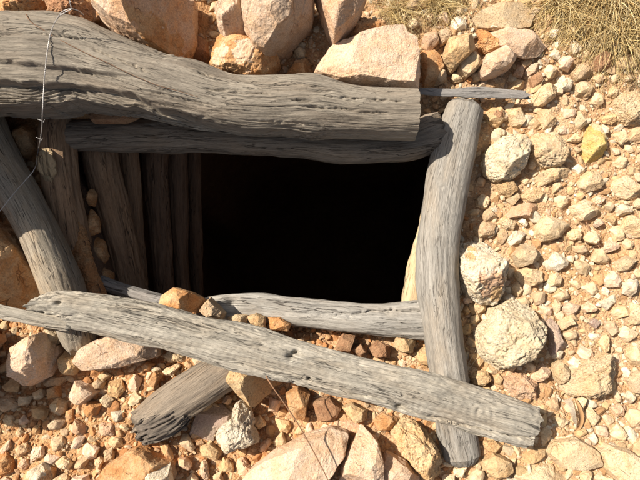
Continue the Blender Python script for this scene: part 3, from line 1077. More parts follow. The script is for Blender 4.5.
rock('reddish rock between the wire and the big orange boulder at the top edge', 'brown', 'crumbly', .5, [(46, -6), (66, -10), (90, -4), (92, 10), (80, 18), (58, 16), (46, 10)], None, G_BACK, .06)
rock('orange rock in the shade of the large pale slab, right of its steep end', 'orange', 'rough', .8, [(420, 52), (430, 48), (440, 57), (445, 70), (436, 84), (423, 88)], None, G_BACK, -.01)
rock('small knobbly stone at the foot of the ochre rock, half in shade', 'tan', 'rough', .8, [(433, 73), (438, 69), (446, 72), (447, 79), (440, 83), (434, 80)], None, G_BACK, .02, name='stone')
rock('pinkish rock left of the ochre rock under the dry grass', 'pink', 'block', .6, [(424, 34), (436, 30), (439, 42), (430, 51), (422, 44)], None, G_BACK, .02)
rock('small tan stone squeezed between the pinkish rock and the ochre rock', 'tan', 'rough', .7, [(438, 32), (446, 28), (452, 33), (450, 42), (441, 44)], None, G_BACK, .02, name='stone')
rock('tall ochre rock upright near the slat, right of the large pale slab', 'ochre', 'block', .95, [(446, 43), (462, 33), (470, 38), (476, 48), (468, 58), (454, 68), (444, 59)], 'the tall ochre rock', G_BACK, .01, ((-10, 60, .45),))
rock('cream wedge between the tall ochre rock and the pale split block', 'cream', 'block', .7, [(458, 66), (471, 51), (482, 55), (481, 66), (467, 77), (459, 72)], None, G_BACK, .01)
rock('pale split block with a dark shadow on its right, above the slat', 'palepink', 'block', .85, [(480, 71), (483, 58), (506, 47), (518, 52), (514, 64), (500, 73), (485, 76)], 'the pale split block', G_BACK, .02, ((-30, 55, .55),))
rock('small nub of stone at the lower left of the pale split block', 'cream', 'rough', .7, [(468, 77), (474, 71), (481, 74), (480, 81), (472, 83)], None, G_BACK, name='stone')
rock('ragged tan rock resting along the slat under the pale split block', 'tan', 'crumbly', .6, [(481, 79), (495, 75), (507, 81), (504, 88), (488, 89)], None, G_BACK)
rock('low cream stone above the right half of the slat', 'cream', 'rough', .6, [(507, 83), (517, 78), (529, 82), (525, 89), (510, 90)], None, G_BACK, name='stone')
rock('upright pink stone right of the pale split block', 'pink', 'block', .7, [(513, 75), (518, 61), (525, 66), (522, 78)], None, G_BACK, name='stone')
rock('pale stone between the upright pink stone and the brown cube', 'palepink', 'block', .6, [(525, 71), (533, 62), (541, 66), (536, 74), (528, 76)], None, G_BACK, name='stone')
rock('brown cube-like stone beyond the tip of the slat', 'brown', 'block', .8, [(529, 78), (539, 72), (542, 82), (533, 88)], None, G_BACK, name='stone')
rock('large smooth cream slab under the grass at the top', 'cream', 'slab', .30, [(470, 20), (480, 10), (496, 4), (522, 2), (537, 12), (530, 27), (512, 32), (494, 29), (478, 26)], 'the smooth cream slab', G_BACK, .01)
rock('flat dusky pink slab under the smooth cream slab', 'palepink', 'slab', .35, [(486, 27), (508, 28), (540, 34), (552, 42), (541, 52), (526, 57), (511, 51), (495, 43)], None, G_BACK, .03)
rock('small cream stone at the top edge left of the dry grass', 'cream', 'cobble', .6, [(502, -2), (512, -4), (517, 3), (509, 8), (502, 5)], None, G_BACK, name='stone')
rock('crumbling orange lump left of the dusky pink slab', 'orange', 'crumbly', .5, [(476, 30), (488, 29), (499, 40), (503, 50), (492, 54), (480, 48)], None, G_BACK)
# --- right of the pit, upper
rock('cream rock at the tip of the slat', 'cream', 'rough', .7, [(532, 106), (535, 90), (546, 83), (558, 87), (555, 98), (544, 105)], 'the cream rock at the tip of the slat')
rock('small white stone under the brown shade of the grass', 'white', 'cobble', .7, [(559, 80), (567, 77), (574, 82), (571, 90), (561, 89)], name='stone')
rock('tan stone at the lower fringe of the grass tuft', 'tan', 'rough', .6, [(572, 72), (580, 63), (590, 65), (591, 76), (578, 80)], name='stone')
rock('cracked cream stone below the tan stone at the fringe of the grass', 'cream', 'rough', .6, [(575, 84), (585, 80), (594, 87), (589, 97), (577, 95)], name='stone')
rock('brown rock half hidden by dry stalks at upper right', 'brown', 'rough', .6, [(593, 58), (602, 51), (613, 57), (611, 69), (598, 71)], 'the half hidden brown rock')
rock('bulky cream rock on the right edge above the yellow stone', 'cream', 'crumbly', .6, [(612, 104), (620, 92), (634, 92), (644, 104), (642, 122), (626, 126), (615, 117)])
rock('ochre stone with a brown hollow beside the head of the right log', 'ochre', 'rough', .8, [(484, 115), (490, 108), (501, 108), (506, 119), (499, 127), (488, 123)], 'the ochre stone at the right log head', name='stone', stain_or_tone=((496, 117, 5, 'brown'),))
rock('smooth cream rock in the row below the slat', 'cream', 'block', .6, [(504, 111), (510, 105), (529, 109), (528, 119), (521, 127), (513, 126), (507, 118)], None)
rock('small rounded cream stone in the row below the slat', 'cream', 'cobble', .65, [(526, 124), (531, 117), (541, 120), (541, 128), (531, 130)], name='stone')
rock('angular cream rock at the right end of the row below the slat', 'cream', 'block', .6, [(537, 107), (547, 109), (557, 122), (552, 128), (543, 129), (540, 118)], 'the angular cream rock')
rock('little greyish stone on the shoulder of the big pitted rock', 'grey', 'rough', .7, [(493, 131), (499, 126), (507, 130), (504, 137), (495, 137)], name='stone')
rock('big pitted cream rock beside the upper part of the right log', 'grey', 'porous', .62, [(485, 162), (487, 150), (499, 138), (518, 133), (531, 139), (530, 154), (525, 168), (512, 179), (498, 179), (489, 172)], 'the big pitted rock', G_RIGHT, .02, (), B)
rock('second pitted cream rock joined to the right of the big one', 'cream', 'porous', .6, [(529, 142), (537, 132), (554, 130), (563, 140), (569, 157), (562, 166), (545, 167), (534, 158)], 'the second pitted rock', G_RIGHT, .01)
rock('flat cream slab under the second pitted rock', 'cream', 'rough', .6, [(531, 181), (543, 171), (557, 165), (571, 169), (569, 176), (554, 181), (538, 187)])
rock('ochre rock under the big pitted rock', 'ochre', 'rough', .8, [(495, 178), (512, 181), (518, 191), (510, 198), (501, 194)])
rock('pear-shaped yellow stone at the right', 'yellow', 'block', .6, [(595, 118), (602, 125), (606, 145), (605, 158), (593, 164), (581, 158), (580, 145), (587, 130)], 'the yellow stone', name='stone', stain_or_tone=((600, 126, 8, 'cream'),))
rock('cream shard left of the yellow stone', 'cream', 'block', .6, [(572, 124), (579, 110), (587, 124), (580, 130), (574, 129)], name='stone')
rock('small pale stone right of the angular cream rock', 'palepink', 'cobble', .6, [(557, 128), (563, 125), (569, 129), (566, 135), (559, 134)], name='stone')
rock('five-sided cream rock below the yellow stone', 'cream', 'block', .65, [(577, 182), (587, 171), (602, 172), (608, 178), (600, 189), (587, 193), (579, 189)], 'the five-sided cream rock')
rock('large pale rock cut by the right edge below the yellow stone', 'cream', 'block', .55, [(609, 192), (615, 179), (630, 175), (648, 177), (648, 196), (627, 200)], 'the large pale rock at the right edge')
rock('pale rock with two lobes under the five-sided rock', 'cream', 'rough', .65, [(571, 206), (582, 202), (597, 208), (600, 215), (591, 219), (582, 221), (574, 213)])
rock('cracked cream rock on the right edge level with the long pink stone', 'cream', 'rough', .6, [(623, 228), (628, 215), (646, 210), (648, 238), (627, 238)])
rock('orange-tan pebble near the cracked cream rock', 'ochre', 'cobble', .6, [(606, 219), (612, 215), (618, 219), (613, 225)], name='stone')
rock('upright little stone left of the five-sided cream rock', 'cream', 'cobble', .7, [(568, 182), (572, 178), (575, 186), (571, 191)], name='stone')
rock('round cream stone between the two-lobed rock and the right edge', 'cream', 'cobble', .7, [(604, 206), (609, 201), (615, 206), (611, 212)], name='stone')
rock('long pink stone with a yellow right end', 'pink', 'block', .7, [(501, 213), (510, 205), (527, 203), (546, 204), (553, 208), (543, 214), (537, 221), (521, 217), (507, 218)], 'the long pink stone', name='stone', stain_or_tone=((546, 208, 9, 'yellow'), (536, 216, 5, 'white')))
rock('rounded tan stone in the shade edge beside the right log', 'tan', 'rough', .8, [(480, 215), (489, 208), (498, 213), (497, 221), (484, 222)], name='stone')
rock('rounded tan stone just above the white hollowed rock', 'tan', 'rough', .8, [(473, 229), (483, 221), (496, 224), (494, 236), (478, 239)], name='stone')
rock('knobbly cream stone under the left end of the long pink stone', 'cream', 'crumbly', .7, [(497, 223), (506, 217), (516, 222), (513, 231), (503, 229)], name='stone')
rock('upright tan stone above the shadow of the white hollowed rock', 'tan', 'block', .7, [(497, 232), (504, 228), (508, 236), (502, 245), (497, 242)], name='stone')
rock('pale lens-shaped stone under the long pink stone', 'white', 'cobble', .65, [(507, 239), (516, 230), (527, 233), (521, 243), (511, 246)], name='stone')
rock('broad cream block at the centre of the right rubble', 'cream', 'block', .65, [(537, 225), (544, 216), (559, 217), (570, 226), (561, 238), (542, 242), (536, 234)], 'the broad cream block')
rock('cream stone right of the ochre rock, above the long pink stone', 'cream', 'rough', .7, [(507, 200), (516, 191), (523, 195), (514, 205)], name='stone')
rock('lumpy cream rock above the middle of the long pink stone', 'cream', 'crumbly', .65, [(521, 196), (533, 188), (547, 192), (544, 201), (528, 203)])
rock('five-cornered cream rock right of the white hollowed rock', 'cream', 'block', .75, [(512, 255), (525, 241), (542, 252), (534, 264), (520, 268)], 'the five-cornered cream rock')
rock('flat lilac-white stone right of the five-cornered rock', 'white', 'cobble', .5, [(546, 258), (555, 251), (570, 258), (568, 267), (557, 272), (547, 265)], 'the lilac-white stone', name='stone')
rock('blocky cream rock under the five-cornered one', 'cream', 'rough', .7, [(516, 273), (525, 267), (542, 271), (543, 283), (531, 287), (520, 285)])
rock('white rock with rusty hollows beside the right log', 'white', 'porous', .78, [(458, 257), (463, 243), (482, 238), (494, 240), (499, 253), (508, 267), (507, 281), (509, 292), (496, 305), (484, 303), (470, 294), (460, 276)], 'the white hollowed rock', G_RIGHT, .05, ((-20, 62, .40), (200, 15, .5)), B, stain_or_tone=((487, 284, 12, 'pink'), (495, 294, 7, 'ochre'), (471, 248, 4, 'ochre'), (468, 258, 4, 'ochre')))
rock('small angular pale rock near the right edge, halfway down', 'cream', 'block', .7, [(617, 261), (631, 254), (639, 261), (634, 269), (618, 272)], 'the small angular rock at the right edge')
rock('low cream stone under the lilac-white stone', 'cream', 'cobble', .6, [(546, 278), (554, 273), (563, 277), (561, 285), (550, 287)], name='stone')
rock('elongated cream stone right of the big grey-cream boulder', 'cream', 'cobble', .7, [(553, 297), (560, 291), (571, 291), (573, 297), (561, 301)], name='stone')
rock('rounded pinkish cream stone below the elongated one', 'palepink', 'cobble', .65, [(562, 308), (568, 302), (581, 305), (577, 313), (568, 317)], name='stone')
rock('narrow pale stone left of the rounded pinkish one', 'cream', 'cobble', .7, [(552, 303), (560, 301), (561, 311), (556, 315)], name='stone')
rock('triangular cream rock above the stone with the round shadow', 'cream', 'rough', .7, [(557, 328), (563, 317), (582, 317), (580, 324), (569, 326), (561, 331)])
rock('pale stone casting a round shadow on orange soil', 'cream', 'cobble', .8, [(560, 335), (570, 329), (577, 332), (577, 339), (568, 341)], 'the stone with the round shadow', name='stone')
rock('flat pink-brown stone on the orange soil at right', 'mauve', 'slab', .5, [(587, 322), (594, 318), (601, 322), (595, 329)], name='stone')
rock('whitish stone near the middle of the right edge rubble', 'white', 'cobble', .6, [(598, 303), (607, 297), (614, 303), (607, 311)], name='stone')
rock('tall pale stone at the right edge, lower half', 'cream', 'block', .6, [(624, 322), (632, 302), (643, 308), (642, 322), (634, 325)], 'the tall pale stone at the right edge')
rock('grey-tan rock standing in the shadow of the big grey-cream boulder', 'mauve', 'rough', .7, [(545, 322), (551, 317), (558, 325), (560, 338), (568, 346), (562, 358), (552, 356), (551, 340)])
rock('big grey-cream boulder right of the right log', 'grey', 'porous', .6, [(479, 331), (491, 318), (494, 308), (507, 304), (520, 298), (532, 302), (538, 318), (546, 326), (542, 343), (531, 361), (516, 366), (502, 371), (487, 361), (480, 345)], 'the big grey-cream boulder', G_RIGHT, .02, ((-50, 55, .75),), B)
rock('egg-shaped cream stone above the top of the big grey-cream boulder', 'cream', 'cobble', .8, [(512, 287), (518, 282), (524, 291), (518, 298), (513, 294)], name='stone')
rock('round white stone at the upper left shoulder of the big grey-cream boulder', 'white', 'cobble', .8, [(502, 298), (510, 293), (517, 299), (511, 306), (504, 304)], name='stone')
rock('little white stone against the right log below the white hollowed rock', 'white', 'cobble', .8, [(457, 285), (461, 281), (466, 288), (461, 294), (457, 290)], name='stone')
rock('cream stone between the white hollowed rock and the big grey-cream boulder', 'cream', 'rough', .8, [(471, 308), (477, 300), (487, 304), (486, 311), (477, 314)], name='stone')
rock('small ochre stone touching the right log, left of the big grey-cream boulder', 'ochre', 'cobble', .8, [(463, 310), (467, 305), (471, 311), (467, 317)], name='stone')
rock('tiny ochre stone against the right log, lower down', 'ochre', 'cobble', .8, [(464, 330), (469, 326), (472, 332), (468, 337)], name='stone')
rock('ochre lump just right of the grass blades, above the plank', 'ochre', 'rough', .8, [(470, 377), (476, 369), (488, 371), (492, 380), (483, 387), (472, 384)], None)
rock('small ochre stone right of the ochre lump above the plank', 'ochre', 'cobble', .8, [(493, 378), (498, 372), (504, 378), (500, 386), (494, 384)], name='stone')
rock('pale rock with a hollow between the plank end and the big grey-cream boulder', 'palepink', 'rough', .6, [(531, 377), (544, 363), (551, 371), (546, 380), (536, 383)])
rock('tall cream rock below the grey-tan rock', 'cream', 'rough', .7, [(553, 364), (560, 360), (570, 370), (567, 382), (560, 385), (554, 376)])
rock('white stone under the foot of the grey-tan rock', 'white', 'cobble', .7, [(551, 353), (556, 348), (564, 351), (561, 359), (553, 359)], name='stone')
rock('large rough cream rock above and right of the dried leaf', 'cream', 'crumbly', .55, [(564, 387), (575, 372), (588, 361), (609, 353), (623, 366), (616, 381), (600, 397), (577, 398)], 'the large rough cream rock', G_RIGHT, .01, (), B)
rock('orange-pink hollowed rock above the right end of the plank', 'pink', 'crumbly', .55, [(503, 378), (518, 373), (540, 380), (547, 392), (540, 402), (520, 400), (507, 394)])
rock('tan slab on the right edge beside the large rough cream rock', 'tan', 'slab', .5, [(627, 380), (636, 370), (650, 374), (650, 394), (634, 393)])
rock('pale patchy rock right of the dried leaf', 'cream', 'rough', .5, [(583, 413), (591, 406), (600, 417), (593, 427), (585, 424)])
rock('white stone near the right edge above the big bottom slab', 'white', 'cobble', .6, [(624, 397), (630, 391), (637, 397), (631, 404)], name='stone')
rock('white stone below the pale patchy rock', 'white', 'cobble', .6, [(588, 438), (594, 432), (599, 440), (594, 446)], name='stone')
rock('tiny white stone right of the dried leaf tip', 'white', 'cobble', .6, [(585, 429), (590, 425), (594, 430), (589, 434)], name='stone')
rock('broad cream slab below the shadow of the plank end', 'cream', 'slab', .5, [(546, 452), (555, 441), (575, 436), (597, 450), (602, 466), (582, 470), (560, 467)], 'the broad cream slab')
rock('big smooth cream slab in the lower right corner', 'cream', 'slab', .5, [(600, 453), (610, 445), (628, 450), (650, 462), (650, 486), (618, 482), (604, 468)], 'the slab in the lower right corner', name=B)
rock('rough cream slab on the bottom edge left of the corner', 'cream', 'rough', .5, [(516, 477), (530, 466), (556, 466), (572, 472), (574, 490), (516, 490)])
rock('ochre rock under the tip of the plank', 'ochre', 'rough', .6, [(514, 463), (534, 449), (548, 447), (546, 460), (530, 464)])
rock('ochre block right of the bottom end of the right log', 'ochre', 'block', .7, [(482, 461), (492, 452), (509, 459), (513, 470), (497, 480), (484, 470)], 'the ochre block')
rock('small ochre stone tucked between plank and bottom end of the right log', 'ochre', 'rough', .7, [(480, 441), (494, 439), (506, 446), (500, 455), (485, 450)], name='stone')
# --- front of the pit
rock('smooth pink rock on the bottom edge, left of the crumbling ochre rock', 'palepink', 'block', .75, [(380, 465), (387, 453), (405, 461), (420, 477), (420, 490), (382, 490)], None, G_FRONT, .0, ((-15, 55, .3),))
rock('crumbling ochre rock left of the bottom end of the right log', 'ochre', 'crumbly', .75, [(393, 436), (402, 422), (418, 423), (433, 439), (443, 461), (442, 478), (427, 482), (412, 466), (399, 449)], 'the crumbling ochre rock', G_FRONT, .0, (), B)
rock('orange rock under the lower edge of the plank, left of the crumbling ochre rock', 'orange', 'rough', .7, [(373, 420), (382, 414), (400, 418), (394, 430), (378, 431)], None, G_FRONT)
rock('big pink boulder with a pointed top at the bottom', 'palepink', 'block', .6, [(343, 470), (352, 447), (362, 428), (377, 441), (384, 460), (384, 492), (338, 492)], 'the big pink boulder', G_FRONT, .035, ((-30, 40, .3),), B)
rock('long sloping pink slab rising from the bottom edge, its left part in shade', 'palepink', 'slab', .5, [(236, 490), (252, 470), (273, 455), (304, 437), (332, 428), (350, 433), (346, 456), (332, 476), (326, 490)], 'the long sloping pink slab', G_FRONT, .02, ((140, 30, .25),), B)
rock('flat pink rock bridging the sloping slab and the plank', 'pink', 'slab', .5, [(318, 428), (336, 421), (356, 420), (374, 424), (370, 433), (346, 432), (326, 434)], None, G_FRONT)
rock('cream-orange rock poking from under the middle of the plank', 'ochre', 'block', .75, [(342, 408), (352, 403), (369, 411), (366, 420), (354, 423)], None, G_FRONT, .02)
rock('shaded orange rock standing beneath the plank, right of the pale-sided block', 'orange', 'block', .9, [(285, 394), (298, 386), (310, 394), (305, 420), (292, 420)], None, G_FRONT, .03)
rock('shaded brown rock beneath the plank, left of the cream-orange rock', 'brown', 'block', .7, [(310, 400), (330, 397), (342, 408), (336, 420), (318, 421)], None, G_FRONT)
rock('standing block under the plank, pale on the left and brown on the right', 'ochre', 'block', 1.1, [(220, 366), (245, 366), (284, 383), (272, 393), (254, 407), (240, 394)], 'the standing block', G_FRONT, .05, ((-8, 62, -.25),))
rock('pale knobbly rock in front of the standing block', 'white', 'crumbly', .6, [(214, 441), (219, 428), (232, 421), (233, 406), (239, 399), (250, 410), (252, 428), (259, 442), (245, 448), (226, 453)], 'the pale knobbly rock', G_FRONT, .05)
rock('bluish shaded slab between the broken log and the pale knobbly rock', 'mauve', 'slab', .6, [(190, 432), (197, 410), (222, 402), (235, 411), (233, 421), (219, 429), (215, 440), (196, 442)], None, G_FRONT, -.05, ((-60, 30, .1),))
rock('ochre rock below the bluish shaded slab', 'ochre', 'rough', .6, [(197, 447), (210, 443), (222, 452), (217, 461), (203, 459)], None, G_FRONT)
rock('orange slab rising at the bottom edge below the broken log', 'orange', 'slab', .6, [(88, 490), (108, 464), (137, 446), (148, 448), (162, 458), (174, 462), (176, 490)], 'the orange bottom slab', G_FRONT, .0, ((-25, 50, .35),), B)
rock('white rock on the bottom edge in front of the orange slab', 'white', 'block', .6, [(145, 490), (147, 467), (158, 469), (168, 465), (172, 490)], None, G_FRONT, .05)
rock('orange rock with a white crest at the bottom left', 'orange', 'block', .6, [(16, 488), (24, 473), (42, 463), (53, 470), (52, 490)], None, G_FRONT, .01, ((-10, 50, .3),), stain_or_tone=((40, 468, 9, 'white'),))
rock('orange rock cut off by the left edge near the bottom', 'orange', 'rough', .6, [(-8, 456), (4, 453), (13, 460), (14, 472), (2, 476), (-8, 474)], None, G_FRONT)
rock('big grey-tan rock at lower left with a lit crown, half in shade', 'palepink', 'rough', .9, [(10, 362), (13, 346), (27, 338), (40, 332), (46, 346), (48, 360), (42, 378), (28, 387), (14, 376)], 'the big grey-tan rock at lower left', G_FRONT, .06, ((-80, 45, .2),), B)
rock('cream stone between the plank and the big grey-tan rock', 'cream', 'rough', .8, [(43, 338), (46, 326), (60, 326), (61, 342), (50, 348)], None, G_FRONT, .02, name='stone')
rock('thin upright pink stone right of the big grey-tan rock', 'pink', 'slab', .9, [(53, 354), (60, 344), (64, 352), (56, 370), (48, 377)], None, G_FRONT, name='stone')
rock('tan lump below the tip of the slanting left log', 'ochre', 'rough', .8, [(58, 360), (66, 349), (76, 353), (82, 366), (76, 375), (65, 375)], None, G_FRONT)
rock('big pink slab tucked under the left part of the plank', 'palepink', 'slab', .7, [(73, 361), (81, 348), (96, 340), (114, 333), (140, 338), (157, 343), (157, 357), (118, 368), (84, 371)], 'the big pink slab', G_FRONT, .02, ((-70, 50, .45),), B)
rock('flat tan stone below the tan lump', 'tan', 'rough', .7, [(39, 382), (50, 375), (68, 377), (60, 386), (46, 387)], None, G_FRONT, name='stone')
rock('pinkish white rock below the big pink slab', 'palepink', 'block', .8, [(67, 391), (71, 381), (86, 384), (97, 392), (84, 405), (72, 402)], 'the pinkish white rock', G_FRONT, .01)
rock('orange stone left of the pinkish white rock', 'orange', 'block', .8, [(48, 389), (59, 384), (61, 397), (49, 399)], None, G_FRONT, name='stone')
rock('lumpy cream stone at the edge of the lower left shade', 'cream', 'rough', .8, [(51, 404), (57, 397), (66, 403), (66, 413), (55, 417)], None, G_FRONT, name='stone')
rock('deep orange stone below the pinkish white rock', 'orange', 'block', .8, [(84, 411), (88, 402), (103, 403), (97, 415), (88, 417)], None, G_FRONT, name='stone')
rock('cream stone between the deep orange stone and the broken log', 'cream', 'rough', .7, [(100, 399), (107, 393), (115, 399), (111, 408), (103, 407)], None, G_FRONT, name='stone')
rock('small tan stone just under the big pink slab', 'tan', 'cobble', .7, [(91, 384), (97, 379), (105, 382), (102, 389), (94, 390)], None, G_FRONT, name='stone')
rock('pale grey stone at the dark tip of the broken log', 'white', 'block', .6, [(111, 411), (125, 409), (123, 419), (116, 423)], None, G_FRONT, name='stone')
rock('rounded tan stone below the shade at lower left', 'tan', 'cobble', .8, [(47, 424), (56, 417), (66, 421), (61, 430), (50, 430)], None, G_FRONT, name='stone')
rock('upright orange stone right of the lumpy cream stone', 'orange', 'block', .8, [(66, 411), (73, 409), (74, 421), (68, 425)], None, G_FRONT, name='stone')
rock('orange shard leaning on the upper side of the broken log', 'orange', 'block', .8, [(147, 384), (156, 370), (164, 374), (155, 389)], None, G_FRONT, name='stone')
rock('cream stone under the lower edge of the plank above the broken log', 'cream', 'rough', .7, [(163, 356), (168, 350), (188, 356), (190, 361), (168, 363)], None, G_FRONT, name='stone')
rock('small orange stone below the right end of the big pink slab', 'orange', 'cobble', .8, [(140, 366), (147, 361), (155, 364), (150, 371), (142, 372)], None, G_FRONT, name='stone')
# --- on the near edge of the opening
rock('orange and cream rock propped on the upper edge of the plank at the pit corner', 'orange', 'block', .95, [(157, 310), (162, 295), (173, 287), (189, 291), (203, 299), (198, 313), (180, 312)], 'the rock at the pit corner', G_FRONT, .13, ((-20, 50, .15),))
rock('pitted tan stone right of the rock at the pit corner', 'tan', 'rough', .9, [(198, 311), (210, 297), (225, 313), (222, 320), (208, 319)], None, G_FRONT, .13, name='stone')
rock('row-end cream stone resting on the plank against the front beam', 'cream', 'rough', .8, [(226, 318), (237, 314), (248, 315), (246, 325), (236, 325)], None, G_FRONT, .11, name='stone')
rock('ochre stone beside the front beam above the plank', 'ochre', 'rough', .8, [(246, 316), (256, 313), (266, 317), (265, 328), (252, 328)], None, G_FRONT, .10, name='stone')
rock('orange stone wedged between front beam and plank', 'orange', 'rough', .8, [(267, 317), (280, 317), (291, 324), (288, 332), (270, 330)], None, G_FRONT, .09, name='stone')
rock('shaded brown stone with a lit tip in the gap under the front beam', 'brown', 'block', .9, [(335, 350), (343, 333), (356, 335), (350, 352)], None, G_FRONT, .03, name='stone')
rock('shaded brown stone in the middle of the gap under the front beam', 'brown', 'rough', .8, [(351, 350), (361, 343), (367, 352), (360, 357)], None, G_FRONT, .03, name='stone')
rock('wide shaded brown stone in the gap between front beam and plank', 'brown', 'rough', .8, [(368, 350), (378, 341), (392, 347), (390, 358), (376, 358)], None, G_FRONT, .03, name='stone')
rock('lit tan block in the gap between front beam and plank', 'ochre', 'block', .8, [(393, 347), (397, 337), (418, 341), (413, 353), (402, 353)], None, G_FRONT, .06, name='stone')
rock('ochre stone against the right log in the gap above the plank', 'ochre', 'block', .8, [(413, 354), (426, 347), (431, 352), (429, 366), (420, 364)], None, G_FRONT, .03, name='stone')
# --- left edge
rock('big brown rock in shade at the left edge, its left face lit', 'orange', 'rough', .9, [(-40, 232), (-10, 222), (10, 228), (22, 246), (40, 290), (44, 309), (0, 312), (-36, 300)], None, G_LEFT, .0, ((0, 50, -.2),), B)
rock('rounded orange rock in shade between the slanting left log and the top log', 'orange', 'rough', .9, [(14, 134), (18, 123), (28, 117), (39, 129), (38, 150), (25, 158), (16, 148)], None, G_LEFT, .0)
rock('dull red rock visible under the top log above the beam', 'brown', 'slab', .5, [(84, 110), (100, 104), (132, 106), (140, 116), (124, 123), (92, 122)], None, G_LEFT, .02)
for lab, pl, zz in (('uppermost small orange stone between two posts', [(86, 192), (91, 187), (96, 194), (94, 206), (87, 205)], -.09),
                    ('middle small orange stone between two posts', [(86, 222), (90, 208), (97, 216), (99, 232), (89, 236)], -.11),
                    ('larger orange stone between two posts', [(90, 250), (94, 236), (102, 240), (107, 256), (99, 268), (92, 264)], -.13),
                    ('lowest orange stone between two posts, above the thin shaded pole', [(95, 276), (101, 267), (111, 272), (112, 284), (100, 288)], -.13)):
    rock(lab, 'orange', 'rough', .8, pl, None, G_LEFT, 0, name='stone', plane=zz)
# unseen rocks, added left of frame to shade the lower left corner and timbers
rock('unseen rock added at the far left to shade the lower left', 'brown', 'rough', 1.0, [(-125, 410), (-120, 340), (-82, 318), (-46, 330), (-40, 393), (-70, 416)], None, G_LEFT, .10, (), B)
rock('unseen rock added beside the top log to shade the left timbers', 'orange', 'rough', 1.1, [(-150, 190), (-145, 110), (-100, 80), (-60, 100), (-48, 150), (-60, 195), (-105, 210)], None, G_LEFT, .08, (), B)

# ------------------------------------------------------------------ smaller stones, each one an object
TIMBER_PX = [
    [(-20, 10), (40, 12), (120, 33), (245, 73), (330, 77), (420, 88), (430, 165), (70, 155), (-20, 120)],
    [(448, 100), (487, 110), (480, 150), (468, 200), (460, 260), (462, 330), (482, 455), (440, 462), (425, 360), (416, 250), (430, 150)],
    [(-20, 120), (22, 155), (62, 235), (96, 345), (70, 352), (28, 258), (-20, 185)],
    [(-20, 302), (70, 287), (160, 305), (320, 346), (480, 390), (545, 418), (530, 448), (400, 414), (250, 377), (100, 337), (-20, 320)],
    [(128, 425), (205, 360), (245, 350), (250, 376), (140, 448)],
    [(195, 294), (445, 300), (445, 344), (230, 322)],
    [(405, 86), (532, 91), (531, 100), (405, 97)],
    HOLE_PX, [(56, 110), (200, 110), (200, 310), (60, 300)]]


def free(px, py, r, polys):
    for p in polys:
        p = np.asarray(p, float)
        if px < p[:, 0].min() - r or px > p[:, 0].max() + r or py < p[:, 1].min() - r or py > p[:, 1].max() + r:
            continue
        if inside(p, np.array([px]), np.array([py]))[0]:
            return False
        if edge_dist(p, np.array([px]), np.array([py]))[0] < r * .8:
            return False
    return True


STONE_MESH = []
for k in range(16):
    rng = np.random.default_rng(500 + k)
    tab = np.linspace(-math.pi, math.pi, 61)[:-1]
    nv = rng.integers(5, 8)
    an = np.sort(rng.uniform(-math.pi, math.pi, nv) * .25 + np.linspace(-math.pi, math.pi, nv, endpoint=False))
    poly = np.stack([np.cos(an) * rng.uniform(.75, 1.1, nv), np.sin(an) * rng.uniform(.6, .95, nv)], 1)
    c, tab, R = outline_R(poly)
    P, f = rock_verts(R, tab, rng.uniform(.55, .85), 900 + k, ['block', 'rough', 'block', 'crumbly'][k % 4], 3)
    P = P * .01
    me = make_mesh('stone', P, f, ROCK['cream'], False)
    STONE_MESH.append(me)

PAL_RIGHT = ['cream'] * 9 + ['white'] * 3 + ['ochre'] * 2 + ['tan'] * 3 + ['palepink'] * 3 + ['pink']
PAL_LEFT = ['ochre'] * 3 + ['orange'] * 2 + ['tan'] * 4 + ['cream'] * 4 + ['pink'] * 3 + ['palepink'] * 3
WORDS = {'cream': 'cream', 'white': 'whitish', 'ochre': 'ochre', 'tan': 'tan', 'palepink': 'pale pink', 'pink': 'pink', 'orange': 'orange'}
rs = random.Random(21)
placed = []
polys_all = [np.asarray(p, float) for p in HEROES + TIMBER_PX]
tries = 0
N_SMALL = 170
while len(placed) < N_SMALL and tries < 60000:
    tries += 1
    px, py = rs.uniform(-4, 644), rs.uniform(-4, 484)
    right = px > 455 or (py < 70 and px > 400)
    if not right and py < 325:
        continue
    if not right and rs.random() < .35:
        continue
    r = rs.uniform(7.5, 10.5) if tries < 9000 else rs.uniform(5.5, 8) if tries < 25000 else rs.uniform(4, 6)
    if not free(px, py, r, polys_all):
        continue
    if any((px - a) ** 2 + (py - b) ** 2 < ((r + c) * .85) ** 2 for a, b, c, *_ in placed):
        continue
    pal = PAL_RIGHT if right else PAL_LEFT
    placed.append((px, py, r, rs.choice(pal), right))


def direction(px, py, lx, ly):
    a = math.degrees(math.atan2(-(py - ly), px - lx)) % 360
    return ['right of', 'up and right of', 'above', 'up and left of', 'left of', 'down and left of', 'below', 'down and right of'][int(((a + 22.5) % 360) // 45)]


